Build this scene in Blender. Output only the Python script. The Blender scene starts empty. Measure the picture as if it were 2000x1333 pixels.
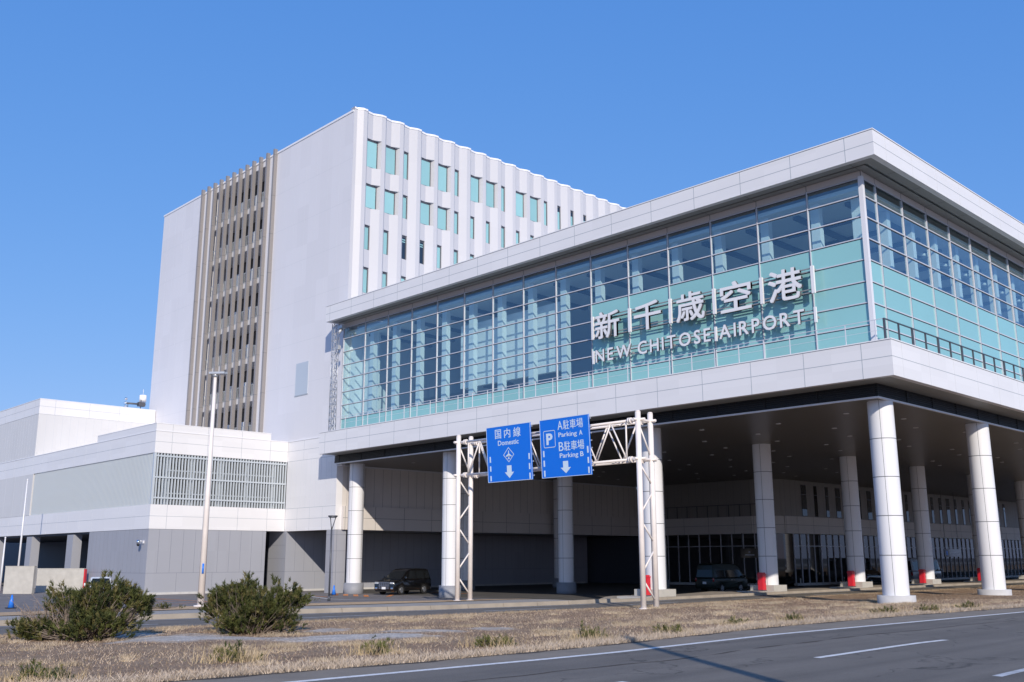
import bpy, bmesh, math, random
import numpy as np
from mathutils import Vector, Matrix
random.seed(7); RNG = np.random.default_rng(7)
S = bpy.context.scene
COL = S.collection
R = math.radians

# ------------------------------------------------------------------ camera, sky, sun, exposure
CX, CY, CZ, YAW, PIT, ROL, FPX = 19.3638, -42.9417, 2.6491, -0.8026, 0.2195, -0.0024, 1903.74
fw = Vector((math.sin(YAW)*math.cos(PIT), math.cos(YAW)*math.cos(PIT), math.sin(PIT)))
rt = Vector((math.cos(YAW), -math.sin(YAW), 0)); up = rt.cross(fw)
r2 = rt*math.cos(ROL)+up*math.sin(ROL); u2 = -rt*math.sin(ROL)+up*math.cos(ROL)
cam = bpy.data.cameras.new('camera'); cam.sensor_width = 36; cam.lens = FPX/2000*36
cam.clip_start = 0.1; cam.clip_end = 12000
co = bpy.data.objects.new('camera', cam); COL.objects.link(co)
co.matrix_world = Matrix(((r2.x, u2.x, -fw.x, CX), (r2.y, u2.y, -fw.y, CY), (r2.z, u2.z, -fw.z, CZ), (0, 0, 0, 1)))
S.camera = co

SUN_AZ, SUN_EL = 56.3, 26.0          # light travels towards -X,+Y (azimuth from +Y towards -X)
L = Vector((-math.sin(R(SUN_AZ))*math.cos(R(SUN_EL)), math.cos(R(SUN_AZ))*math.cos(R(SUN_EL)), -math.sin(R(SUN_EL))))
w = bpy.data.worlds.new('World'); S.world = w; w.use_nodes = True
nt = w.node_tree; bg = nt.nodes['Background']
sky = nt.nodes.new('ShaderNodeTexSky'); sky.sky_type = 'NISHITA'; sky.sun_disc = False
sky.sun_elevation = R(SUN_EL); sky.sun_rotation = math.atan2(-L.x, -L.y)
sky.air_density = 1.0; sky.dust_density = 0.2; sky.ozone_density = 3.0; sky.altitude = 20
sp_ = nt.nodes.new('ShaderNodeSeparateColor'); cb_ = nt.nodes.new('ShaderNodeCombineColor'); nt.links.new(sky.outputs[0], sp_.inputs[0])
for i_, (pw_, k_) in enumerate(((.79, .453), (.48, .975), (.26, 2.43))):      # a deep clear northern sky: less horizon glare than the model's
    p_ = nt.nodes.new('ShaderNodeMath'); p_.operation = 'POWER'; p_.inputs[1].default_value = pw_
    m_ = nt.nodes.new('ShaderNodeMath'); m_.operation = 'MULTIPLY'; m_.inputs[1].default_value = k_
    nt.links.new(sp_.outputs[i_], p_.inputs[0]); nt.links.new(p_.outputs[0], m_.inputs[0]); nt.links.new(m_.outputs[0], cb_.inputs[i_])
nt.links.new(cb_.outputs[0], bg.inputs[0]); bg.inputs[1].default_value = 0.15
sl = bpy.data.lights.new('sun', 'SUN'); sl.energy = 2.85; sl.angle = R(0.53); sl.color = (1, 0.905, 0.785)
so = bpy.data.objects.new('sun', sl); COL.objects.link(so)
so.rotation_euler = L.to_track_quat('-Z', 'Y').to_euler(); so.location = (60, -80, 60)
S.view_settings.view_transform = 'Standard'; S.view_settings.look = 'None'
S.view_settings.exposure = 0.55; S.view_settings.gamma = 1.0
S.cycles.max_bounces = 10; S.cycles.transparent_max_bounces = 16; S.cycles.glossy_bounces = 4; S.cycles.diffuse_bounces = 5

# ------------------------------------------------------------------ materials
def mat(name, col, rough=0.5, metal=0.0, spec=0.5, var=0.0, vscale=1.0, bump=0.0, bscale=30.0, coat=0.0, streak=0.0):
    m = bpy.data.materials.new(name); m.use_nodes = True
    n = m.node_tree.nodes; l = m.node_tree.links; b = n['Principled BSDF']
    b.inputs['Base Color'].default_value = (*col, 1); b.inputs['Roughness'].default_value = rough
    b.inputs['Metallic'].default_value = metal; b.inputs['Specular IOR Level'].default_value = spec
    b.inputs['Coat Weight'].default_value = coat; b.inputs['Coat Roughness'].default_value = 0.05
    if var or bump or streak:
        g = n.new('ShaderNodeNewGeometry')
    if var or streak:
        last = None
        tx = n.new('ShaderNodeTexNoise'); tx.inputs['Scale'].default_value = vscale; tx.inputs['Detail'].default_value = 6
        l.new(g.outputs['Position'], tx.inputs['Vector'])
        mp = n.new('ShaderNodeMapRange'); mp.inputs[1].default_value = .25; mp.inputs[2].default_value = .75
        mp.inputs[3].default_value = 1-var; mp.inputs[4].default_value = 1+var
        l.new(tx.outputs['Fac'], mp.inputs[0]); last = mp.outputs[0]
        if streak:
            vm = n.new('ShaderNodeMapping'); vm.inputs['Scale'].default_value = (2.2, 2.2, .12)
            t2 = n.new('ShaderNodeTexNoise'); t2.inputs['Scale'].default_value = 1.0; t2.inputs['Detail'].default_value = 5
            l.new(g.outputs['Position'], vm.inputs[0]); l.new(vm.outputs[0], t2.inputs['Vector'])
            m2 = n.new('ShaderNodeMapRange'); m2.inputs[1].default_value = .3; m2.inputs[2].default_value = .75
            m2.inputs[3].default_value = 1+streak*.4; m2.inputs[4].default_value = 1-streak
            l.new(t2.outputs['Fac'], m2.inputs[0])
            mm = n.new('ShaderNodeMath'); mm.operation = 'MULTIPLY'; l.new(last, mm.inputs[0]); l.new(m2.outputs[0], mm.inputs[1]); last = mm.outputs[0]
        mx = n.new('ShaderNodeVectorMath'); mx.operation = 'SCALE'; mx.inputs[0].default_value = col
        l.new(last, mx.inputs['Scale']); l.new(mx.outputs[0], b.inputs['Base Color'])
    if bump:
        t3 = n.new('ShaderNodeTexNoise'); t3.inputs['Scale'].default_value = bscale; t3.inputs['Detail'].default_value = 4
        l.new(g.outputs['Position'], t3.inputs['Vector'])
        bp = n.new('ShaderNodeBump'); bp.inputs['Strength'].default_value = bump; bp.inputs['Distance'].default_value = .02
        l.new(t3.outputs['Fac'], bp.inputs['Height']); l.new(bp.outputs[0], b.inputs['Normal'])
    return m

def panel_mat(name, col, rough, sx, sz, var):
    """cladding whose single panels differ very slightly in tone"""
    m = mat(name, col, rough, spec=.4); n = m.node_tree.nodes; l = m.node_tree.links; b = n['Principled BSDF']
    g = n.new('ShaderNodeNewGeometry'); sp = n.new('ShaderNodeSeparateXYZ'); l.new(g.outputs['Position'], sp.inputs[0])
    ad = n.new('ShaderNodeMath'); ad.operation = 'SUBTRACT'; l.new(sp.outputs[0], ad.inputs[0]); l.new(sp.outputs[1], ad.inputs[1])
    fx = n.new('ShaderNodeMath'); fx.operation = 'SNAP'; fx.inputs[1].default_value = sx; l.new(ad.outputs[0], fx.inputs[0])
    fz = n.new('ShaderNodeMath'); fz.operation = 'SNAP'; fz.inputs[1].default_value = sz; l.new(sp.outputs[2], fz.inputs[0])
    cb = n.new('ShaderNodeCombineXYZ'); l.new(fx.outputs[0], cb.inputs[0]); l.new(fz.outputs[0], cb.inputs[2])
    wn = n.new('ShaderNodeTexWhiteNoise'); l.new(cb.outputs[0], wn.inputs['Vector'])
    ns = n.new('ShaderNodeTexNoise'); ns.inputs['Scale'].default_value = .12; ns.inputs['Detail'].default_value = 5; l.new(g.outputs['Position'], ns.inputs['Vector'])
    a2 = n.new('ShaderNodeMath'); a2.operation = 'ADD'; l.new(wn.outputs['Value'], a2.inputs[0]); l.new(ns.outputs['Fac'], a2.inputs[1])
    mp = n.new('ShaderNodeMapRange'); mp.inputs[1].default_value = .2; mp.inputs[2].default_value = 1.7
    mp.inputs[3].default_value = 1-var; mp.inputs[4].default_value = 1+var; l.new(a2.outputs[0], mp.inputs[0])
    mx = n.new('ShaderNodeVectorMath'); mx.operation = 'SCALE'; mx.inputs[0].default_value = col
    l.new(mp.outputs[0], mx.inputs['Scale']); l.new(mx.outputs[0], b.inputs['Base Color'])
    return m

def vary(m, lo, hi):
    n = m.node_tree.nodes; l = m.node_tree.links; b = n['Principled BSDF']; src = b.inputs['Base Color'].links[0].from_socket
    oi = n.new('ShaderNodeObjectInfo'); mp = n.new('ShaderNodeMapRange'); mp.inputs[3].default_value = lo; mp.inputs[4].default_value = hi; l.new(oi.outputs['Random'], mp.inputs[0])
    sc = n.new('ShaderNodeVectorMath'); sc.operation = 'SCALE'; l.new(src, sc.inputs[0]); l.new(mp.outputs[0], sc.inputs['Scale']); l.new(sc.outputs[0], b.inputs['Base Color'])

def glass_mat(name, tint, refl):
    m = bpy.data.materials.new(name); m.use_nodes = True
    n = m.node_tree.nodes; l = m.node_tree.links; n.clear()
    o = n.new('ShaderNodeOutputMaterial'); mx = n.new('ShaderNodeMixShader'); tr = n.new('ShaderNodeBsdfTransparent')
    gl = n.new('ShaderNodeBsdfGlossy'); gl.inputs['Roughness'].default_value = 0.01; gl.inputs['Color'].default_value = (.9, .97, 1, 1)
    tr.inputs['Color'].default_value = (*tint, 1)
    lw = n.new('ShaderNodeLayerWeight'); lw.inputs['Blend'].default_value = .5; fr = n.new('ShaderNodeMath'); fr.operation = 'POWER'; fr.inputs[1].default_value = 4.0; l.new(lw.outputs['Facing'], fr.inputs[0])
    a = n.new('ShaderNodeMath'); a.operation = 'MULTIPLY_ADD'; a.inputs[1].default_value = .9; a.inputs[2].default_value = refl; a.use_clamp = True
    l.new(fr.outputs[0], a.inputs[0]); l.new(a.outputs[0], mx.inputs[0]); l.new(tr.outputs[0], mx.inputs[1]); l.new(gl.outputs[0], mx.inputs[2]); l.new(mx.outputs[0], o.inputs[0])
    return m

M = {}
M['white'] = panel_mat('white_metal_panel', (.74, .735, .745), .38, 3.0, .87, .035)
M['beige_panel'] = panel_mat('pale_wall_panel', (.62, .62, .625), .5, .9, 4.0, .025)
M['tower'] = panel_mat('tower_cladding', (.68, .675, .70), .55, 1.8, 3.8, .035)
M['facade'] = panel_mat('facade_cladding', (.52, .52, .54), .5, 2.0, 3.8, .02)
M['seam'] = mat('panel_joint', (.36, .40, .44), .7)
M['seam_soft'] = mat('fine_panel_joint', (.56, .58, .61), .7)
M['seam_dark'] = mat('dark_joint', (.10, .11, .12), .7)
M['coping'] = mat('white_coping', (.80, .80, .82), .35)
M['grey_wall'] = panel_mat('grey_wall_panel', (.335, .345, .385), .55, 1.0, 3.3, .03)
M['grey_seam'] = mat('grey_joint', (.20, .215, .25), .7)
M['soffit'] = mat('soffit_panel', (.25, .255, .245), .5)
M['bulkhead'] = mat('beige_bulkhead', (.62, .57, .55), .5)
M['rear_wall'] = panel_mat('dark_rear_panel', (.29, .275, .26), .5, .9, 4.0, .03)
M['black'] = mat('black_recess', (.012, .012, .013), .6)
M['louvre_black'] = mat('black_louvre', (.007, .007, .008), .5)
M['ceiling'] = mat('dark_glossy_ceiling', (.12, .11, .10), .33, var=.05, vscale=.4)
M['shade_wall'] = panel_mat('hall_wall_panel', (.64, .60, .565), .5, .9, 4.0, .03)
M['alu'] = mat('aluminium', (.60, .61, .66), .38, metal=.1)
M['alu_white'] = mat('white_aluminium', (.72, .72, .75), .35)
M['steel'] = mat('galvanised_steel', (.50, .52, .55), .4, metal=.5, var=.1, vscale=3)
M['dark_steel'] = mat('dark_steel', (.09, .095, .11), .45, metal=.3)
M['spandrel'] = mat('teal_spandrel_glass', (.265, .525, .53), .12, spec=.55, coat=.5, var=.03, vscale=.25)
M['pane_teal'] = mat('teal_blind_glass', (.285, .52, .535), .15, spec=.5, coat=.4, var=.03, vscale=.5)
vary(M['pane_teal'], .84, 1.06); vary(M['spandrel'], .93, 1.05)
M['pane_dark'] = mat('dark_window_glass', (.02, .035, .06), .03, spec=.6)
M['glass'] = glass_mat('clear_teal_glass', (.74, .91, .94), .19)
M['glass_car'] = mat('car_glass', (.012, .014, .016), .06, spec=.4)
M['shop_glass'] = mat('dark_shop_glass', (.010, .012, .013), .02, spec=.6)
M['int_white'] = mat('interior_white', (.80, .80, .80), .6)
M['int_wall'] = mat('interior_wall', (.38, .42, .48), .7)
M['int_ceil'] = mat('interior_ceiling', (.78, .79, .80), .7)
M['int_floor'] = mat('interior_floor', (.52, .52, .52), .4)
M['int_dark'] = mat('interior_dark', (.06, .07, .09), .6)
M['column'] = mat('white_column_panel', (.75, .75, .765), .33, var=.015, vscale=.5)
M['concrete'] = mat('pale_concrete', (.52, .51, .50), .8, var=.1, vscale=2.5, bump=.2)
M['concrete_beige'] = mat('beige_concrete', (.46, .44, .40), .85, var=.1, vscale=2.5, bump=.2)
M['base_grey'] = mat('grey_column_base', (.27, .28, .31), .6, var=.05, vscale=2)
M['fin'] = mat('taupe_fin', (.255, .238, .232), .5)
M['balcony'] = mat('grey_balcony_edge', (.58, .575, .585), .6)
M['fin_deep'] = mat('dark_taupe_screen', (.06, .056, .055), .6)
M['louvre'] = mat('pale_louvre', (.55, .60, .64), .45, metal=.2)
M['gantry'] = mat('cream_painted_steel', (.78, .72, .68), .4, var=.06, vscale=2.5)
M['signblue'] = mat('sign_blue', (.004, .165, .74), .35)
M['signtext'] = mat('sign_lettering', (.62, .74, .86), .4)
M['signback'] = mat('sign_back', (.5, .5, .5), .4, metal=.5)
M['letter'] = mat('white_sign_metal', (.76, .76, .78), .4)
M['rail_grey'] = mat('grey_rail_steel', (.26, .27, .29), .5)
M['letter_side'] = mat('letter_return', (.10, .105, .115), .5)
M['red'] = mat('red_enamel', (.62, .02, .035), .4, coat=.2)
M['cone'] = mat('blue_plastic', (.03, .20, .75), .4)
M['rubber'] = mat('black_rubber', (.015, .015, .016), .8)
M['chrome'] = mat('chrome', (.75, .76, .78), .12, metal=1)
M['rim'] = mat('alloy_rim', (.45, .46, .48), .3, metal=.8)
M['lamp'] = mat('clear_headlamp', (.38, .40, .42), .1, coat=.6)
M['lamp_red'] = mat('tail_lamp', (.35, .01, .012), .15, coat=.5)
M['plate'] = mat('number_plate', (.78, .79, .8), .4)
M['car_black'] = mat('black_car_paint', (.006, .006, .007), .16, coat=.6)
M['car_green'] = mat('dark_green_car_paint', (.008, .016, .012), .35, spec=.3, coat=.1)
M['car_white'] = mat('white_car_paint', (.72, .74, .75), .2, coat=.6)
M['car_silver'] = mat('silver_bus_paint', (.25, .26, .28), .25, coat=.4)
M['paint'] = mat('road_paint', (.70, .69, .67), .6, var=.24, vscale=9)
M['paint_worn'] = mat('worn_road_paint', (.46, .47, .48), .7, var=.35, vscale=3)
M['orange'] = mat('orange_paint', (.66, .24, .07), .7, var=.25, vscale=3)
M['kerb'] = mat('kerb_stone', (.31, .265, .21), .85, var=.18, vscale=1.5, bump=.25)
M['walk'] = mat('pavement_concrete', (.33, .305, .27), .85, var=.12, vscale=1.0, bump=.15)
M['lawn'] = mat('dry_lawn', (.50, .34, .19), .9, var=.25, vscale=4, bump=.5, bscale=40)
M['plaza'] = mat('plaza_asphalt', (.17, .155, .15), .85, var=.2, vscale=.8, bump=.2)
M['ground'] = mat('open_ground', (.12, .115, .11), .9, var=.3, vscale=.05)
M['soil'] = mat('dark_dirt_shadow', (.06, .05, .042), .95, var=.3, vscale=6)  # dirt tone that also holds the grass fringe's shadow; shared with the road joint
M['shoulder'] = mat('pale_worn_asphalt', (.225, .19, .148), .85, var=.15, vscale=1.2, bump=.3, bscale=110)
M['inner'] = mat('inner_road', (.10, .095, .09), .7, var=.2, vscale=.6)
M['bark'] = mat('grey_twig', (.20, .16, .13), .9, var=.3, vscale=8)
M['deadtwig'] = mat('dead_twig', (.30, .235, .19), .9, var=.3, vscale=8)

def attr_mat(name, rough=.9, transl=0.0):
    m = bpy.data.materials.new(name); m.use_nodes = True
    n = m.node_tree.nodes; l = m.node_tree.links; b = n['Principled BSDF']
    a = n.new('ShaderNodeAttribute'); a.attribute_name = 'Col'
    l.new(a.outputs['Color'], b.inputs['Base Color']); b.inputs['Roughness'].default_value = rough
    b.inputs['Specular IOR Level'].default_value = .25
    return m
M['needles'] = attr_mat('pine_needles', .7); M['blades'] = attr_mat('dry_grass_blades', .9)

def asphalt():
    m = mat('road_asphalt', (.105, .105, .11), .82, bump=.35, bscale=120)
    n = m.node_tree.nodes; l = m.node_tree.links; b = n['Principled BSDF']
    g = n.new('ShaderNodeNewGeometry')
    t1 = n.new('ShaderNodeTexNoise'); t1.inputs['Scale'].default_value = 55; t1.inputs['Detail'].default_value = 3
    mpg = n.new('ShaderNodeMapping'); mpg.inputs['Scale'].default_value = (1.6, .05, 1)      # long wheel-track bands along the road
    t2 = n.new('ShaderNodeTexNoise'); t2.inputs['Scale'].default_value = .9; t2.inputs['Detail'].default_value = 4
    t3 = n.new('ShaderNodeTexNoise'); t3.inputs['Scale'].default_value = .5; t3.inputs['Detail'].default_value = 6
    mpc = n.new('ShaderNodeMapping'); mpc.inputs['Scale'].default_value = (.55, .16, 1)
    t4 = n.new('ShaderNodeTexVoronoi'); t4.feature = 'DISTANCE_TO_EDGE'; t4.inputs['Scale'].default_value = .55
    dn = n.new('ShaderNodeTexNoise'); dn.inputs['Scale'].default_value = .9; dn.inputs['Detail'].default_value = 8
    dv = n.new('ShaderNodeVectorMath'); dv.operation = 'MULTIPLY_ADD'; dv.inputs[1].default_value = (1.3, 1.3, 0)
    l.new(g.outputs['Position'], t1.inputs['Vector']); l.new(g.outputs['Position'], mpg.inputs[0]); l.new(mpg.outputs[0], t2.inputs['Vector'])
    l.new(g.outputs['Position'], t3.inputs['Vector']); l.new(g.outputs['Position'], mpc.inputs[0])
    l.new(g.outputs['Position'], dn.inputs['Vector']); l.new(dn.outputs['Color'], dv.inputs[0]); l.new(mpc.outputs[0], dv.inputs[2]); l.new(dv.outputs[0], t4.inputs['Vector'])
    def mr(sock, a, bb, c, d):
        q = n.new('ShaderNodeMapRange'); q.inputs[1].default_value = a; q.inputs[2].default_value = bb; q.inputs[3].default_value = c; q.inputs[4].default_value = d
        l.new(sock, q.inputs[0]); return q.outputs[0]
    def mul(a, bb):
        q = n.new('ShaderNodeMath'); q.operation = 'MULTIPLY'; l.new(a, q.inputs[0]); l.new(bb, q.inputs[1]); return q.outputs[0]
    f = mul(mr(t1.outputs['Fac'], .25, .75, .80, 1.2), mr(t2.outputs['Fac'], .3, .7, .74, 1.2))
    f = mul(f, mr(t3.outputs['Fac'], .3, .7, .9, 1.1))
    crk = mr(t4.outputs['Distance'], .0, .012, .0, 1.0)
    gate = mr(t3.outputs['Fac'], .44, .50, 1.0, .0)
    mxm = n.new('ShaderNodeMath'); mxm.operation = 'MAXIMUM'; l.new(crk, mxm.inputs[0]); l.new(gate, mxm.inputs[1])
    f = mul(f, mr(mxm.outputs[0], 0, 1, .45, 1))
    mx = n.new('ShaderNodeVectorMath'); mx.operation = 'SCALE'; mx.inputs[0].default_value = (.150, .133, .112)
    l.new(f, mx.inputs['Scale']); l.new(mx.outputs[0], b.inputs['Base Color'])
    return m
M['asphalt'] = asphalt()

# ------------------------------------------------------------------ mesh builder and object helpers
class MB:
    def __init__(s): s.v = []; s.f = []; s.m = []; s.sm = []
    def face(s, pts, m=0, smooth=False):
        b = len(s.v); s.v += [tuple(p) for p in pts]; s.f.append(tuple(range(b, b+len(pts)))); s.m.append(m); s.sm.append(smooth)
    def box(s, x0, x1, y0, y1, z0, z1, m=0):
        if x0 > x1: x0, x1 = x1, x0
        if y0 > y1: y0, y1 = y1, y0
        if z0 > z1: z0, z1 = z1, z0
        b = len(s.v)
        s.v += [(x0,y0,z0),(x1,y0,z0),(x1,y1,z0),(x0,y1,z0),(x0,y0,z1),(x1,y0,z1),(x1,y1,z1),(x0,y1,z1)]
        for q in ((0,3,2,1),(4,5,6,7),(0,1,5,4),(1,2,6,5),(2,3,7,6),(3,0,4,7)):
            s.f.append(tuple(b+i for i in q)); s.m.append(m); s.sm.append(False)
        return s
    def tube(s, p0, p1, r0, r1=None, n=12, m=0, caps=True, smooth=True):
        r1 = r0 if r1 is None else r1
        p0 = Vector(p0); p1 = Vector(p1); d = (p1-p0).normalized()
        a = d.orthogonal().normalized(); c = d.cross(a); b = len(s.v)
        for p, r in ((p0, r0), (p1, r1)):
            for i in range(n):
                t = 2*math.pi*i/n; s.v.append(tuple(p+a*(r*math.cos(t))+c*(r*math.sin(t))))
        for i in range(n):
            j = (i+1) % n; s.f.append((b+i, b+j, b+n+j, b+n+i)); s.m.append(m); s.sm.append(smooth)
        if caps:
            s.f.append(tuple(b+i for i in reversed(range(n)))); s.m.append(m); s.sm.append(False)
            s.f.append(tuple(b+n+i for i in range(n))); s.m.append(m); s.sm.append(False)
        return s
    def sphere(s, c, r, m=0, nu=12, nv=8, sz=1.0):
        b = len(s.v)
        for j in range(nv+1):
            t = math.pi*j/nv
            for i in range(nu):
                p = 2*math.pi*i/nu; s.v.append((c[0]+r*math.sin(t)*math.cos(p), c[1]+r*math.sin(t)*math.sin(p), c[2]+r*sz*math.cos(t)))
        for j in range(nv):
            for i in range(nu):
                k = (i+1) % nu; s.f.append((b+j*nu+i, b+(j+1)*nu+i, b+(j+1)*nu+k, b+j*nu+k)); s.m.append(m); s.sm.append(True)
        return s
    def prism(s, poly, z0, z1, m=0):
        n = len(poly); b = len(s.v)
        s.v += [(x, y, z0) for x, y in poly]+[(x, y, z1) for x, y in poly]
        for i in range(n):
            j = (i+1) % n; s.f.append((b+i, b+j, b+n+j, b+n+i)); s.m.append(m); s.sm.append(False)
        s.f.append(tuple(b+i for i in reversed(range(n)))); s.m.append(m); s.sm.append(False)
        s.f.append(tuple(b+n+i for i in range(n))); s.m.append(m); s.sm.append(False)
        return s
    def build(s, name, mats, parent=None, loc=None):
        me = bpy.data.meshes.new(name); me.from_pydata(s.v, [], s.f)
        if not isinstance(mats, (list, tuple)): mats = [mats]
        for q in mats: me.materials.append(M[q] if isinstance(q, str) else q)
        me.polygons.foreach_set('material_index', s.m); me.polygons.foreach_set('use_smooth', s.sm); me.update()
        o = bpy.data.objects.new(name, me); COL.objects.link(o)
        if parent is not None:
            o.parent = parent
        if loc: o.location = loc
        return o

def tag(o, label=None, cat=None, group=None, kind=None):
    if label: o['label'] = label
    if cat: o['category'] = cat
    if group: o['group'] = group
    if kind: o['kind'] = kind
    return o
def thing(name, label, cat, loc=(0,0,0), rz=0.0, group=None):
    o = bpy.data.objects.new(name, None); COL.objects.link(o); o.location = loc; o.rotation_euler = (0, 0, rz); o.empty_display_size = .3
    return tag(o, label, cat, group)
def dup(root, loc, rz=None, label=None):
    def rec(o, par):
        c = o.copy(); COL.objects.link(c); c.parent = par
        for k in [x for x in COL.objects if x.parent == o]: rec(k, c)
        return c
    r = rec(root, None); r.location = loc
    if rz is not None: r.rotation_euler = (0, 0, rz)
    if label: r['label'] = label
    return r
def structure(name, mb, mats): return tag(mb.build(name, mats), kind='structure')

_dg = None
def text_mesh(body, size, extrude, offset=0.0):
    """glyph outline of the built-in font -> list of verts and faces, lying in XY, returned with its x extent"""
    c = bpy.data.curves.new('glyph', 'FONT'); c.body = body; c.size = size; c.extrude = extrude; c.offset = offset; c.resolution_u = 3
    o = bpy.data.objects.new('glyph', c); COL.objects.link(o); bpy.context.view_layer.update()
    me = bpy.data.meshes.new_from_object(o.evaluated_get(bpy.context.evaluated_depsgraph_get()))
    v = np.array([p.co[:] for p in me.vertices]); f = [tuple(p.vertices) for p in me.polygons]
    nz = [p.normal.z for p in me.polygons]
    bpy.data.objects.remove(o); bpy.data.curves.remove(c); bpy.data.meshes.remove(me)
    return v, f, nz
def add_text(mb, body, x0, x1, z0, z1, size_hint, depth, place, m=0, mside=None, offset=0.0):
    """fits the glyphs into the box x0..x1, z0..z1 of a local sheet; place(x,z,d) -> world point"""
    v, f, nz = text_mesh(body, 1.0, .05, offset)
    a = v[:, :2].min(0); b = v[:, :2].max(0)
    sx = (x1-x0)/(b[0]-a[0]); sz = (z1-z0)/(b[1]-a[1]); k = len(mb.v)
    for p in v: mb.v.append(tuple(place(x0+(p[0]-a[0])*sx, z0+(p[1]-a[1])*sz, (p[2]+.05)/.1*depth)))
    for q, n_ in zip(f, nz):
        mb.f.append(tuple(k+i for i in q)); mb.m.append(m if (mside is None or n_ > .5) else mside); mb.sm.append(False)

# ------------------------------------------------------------------ ground, roads
def sstep(a, b, x):
    t = min(1, max(0, (x-a)/(b-a))); return t*t*(3-2*t)
EDGE = [(-400, 4.4), (-60, 4.4), (-45, 4.6), (-36, 5.1), (-31.8, 5.55), (-27.5, 5.65), (-20, 5.2), (-12, 5.4), (-4.8, 6.1), (10, 6.6), (40, 7.2), (400, 9)]      # near road, median side
LINE = [(-400, 5.7), (-60, 5.7), (-45, 5.9), (-35, 6.4), (-28.7, 6.8), (-22.2, 6.55), (-8, 7.2), (10, 7.9), (40, 8.7), (400, 11)]
SIDE = [(-400, -13.4), (-60, -13.2), (-30, -12.7), (-22, -12.1), (-17.5, -11.7), (-9, -10.5), (-4, -10.4), (11, -10.6), (30, -10.2), (60, -9.8), (400, -8)]       # side road, near edge
KERB = [(-400, -20.5), (-60, -19.6), (-30, -18.3), (-19.4, -17.4), (-14.3, -15.9), (-6.3, -14.8), (12, -14.7), (30, -14.5), (60, -14.3), (400, -14)]
def ip(tab, y):
    for (a, p), (b, q) in zip(tab, tab[1:]):
        if a <= y <= b: return p+(q-p)*(y-a)/(b-a)
    return tab[-1][1]
ZR, ZS = .90, .40
def median_z(x, y):
    a, b = ip(SIDE, y), ip(EDGE, y); t = min(1, max(0, (x-a)/(b-a)))
    bump = .05*math.sin(x*.9+y*.31)*math.sin(y*.47-x*.2)*sstep(0, .15, t)*sstep(1, .85, t)
    return ZS+.02+.47*t*t+.07*sstep(0, .06, t)*sstep(1, .96, t)+bump+.02*sstep(.9,1,t)
def plaza_z(x, y):
    k = ip(KERB, y)
    s = .52-.026*max(0, k-3.4-x)
    return max(0, s)*(1-sstep(-5, 3, y))
def loft(mb, ys, fa, fb, za, zb, n=1, m=0):
    rows = []
    for y in ys:
        xa, xb = fa(y), fb(y); rows.append([(xa+(xb-xa)*i/n, y, (za(xa+(xb-xa)*i/n, y) if callable(za) else za+(zb-za)*i/n)) for i in range(n+1)])
    for r0, r1 in zip(rows, rows[1:]):
        for i in range(n): mb.face([r0[i], r0[i+1], r1[i+1], r1[i]], m)
def frange(a, b, d): 
    n = max(1, int(round((b-a)/d))); return [a+(b-a)*i/n for i in range(n+1)]
YS = [-400, -120]+frange(-60, 60, 2)+[120, 400]

g = MB(); g.face([(-3000, -3000, -.12), (3000, -3000, -.12), (3000, 3000, -.12), (-3000, 3000, -.12)]); structure('ground', g, 'ground')
g = MB(); loft(g, YS, lambda y: ip(EDGE, y)-.25, lambda y: 23.0, ZR, ZR); structure('near_road', g, 'asphalt')
g = MB(); loft(g, YS, lambda y: ip(EDGE, y)-.2, lambda y: ip(LINE, y)-.1, ZR+.004, ZR+.004); structure('road_shoulder', g, 'shoulder')
g = MB(); loft(g, [-400]+frange(-60, 60, .35)+[400], lambda y: ip(EDGE, y)-.15, lambda y: ip(EDGE, y)+.10+.07*math.sin(y*2.1)+.05*math.sin(y*5.3), ZR+.008, ZR+.008); structure('gutter_dirt_shadow', g, 'soil')  # dirt line with the grass fringe's shadow painted into its dark colour
g = MB(); loft(g, [-400]+frange(-60, 60, .4)+[400], lambda y: ip(LINE, y)+1.55+.05*math.sin(y*1.3)+.03*math.sin(y*4.1), lambda y: ip(LINE, y)+1.60+.05*math.sin(y*1.3+.2)+.04*math.sin(y*3.7), ZR+.004, ZR+.004); structure('road_joint', g, 'soil')
g = MB(); loft(g, YS, lambda y: 23.0, lambda y: 60, ZR+.10, ZR+.10); structure('far_pavement', g, 'walk')
g = MB()
loft(g, YS, lambda y: ip(LINE, y)-.09, lambda y: ip(LINE, y)+.09, ZR+.004, ZR+.004)
structure('edge_line', g, 'paint')
g = MB()
for y0 in [-26.35+10.6*k for k in range(-3, 12)]:
    loft(g, frange(y0, y0+5.5, 1.1), lambda y: ip(LINE, y)+3.24+.02*(y+26), lambda y: ip(LINE, y)+3.39+.02*(y+26), ZR+.004, ZR+.004)
structure('lane_dashes', g, 'paint')
g = MB()
for y0 in [-27.0+10.6*k for k in range(-3, 12)]:
    loft(g, frange(y0, y0+5.5, 1.1), lambda y: ip(LINE, y)+6.55+.02*(y+26), lambda y: ip(LINE, y)+6.70+.02*(y+26), ZR+.004, ZR+.004)
structure('worn_lane_dashes', g, 'paint_worn')
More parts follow.
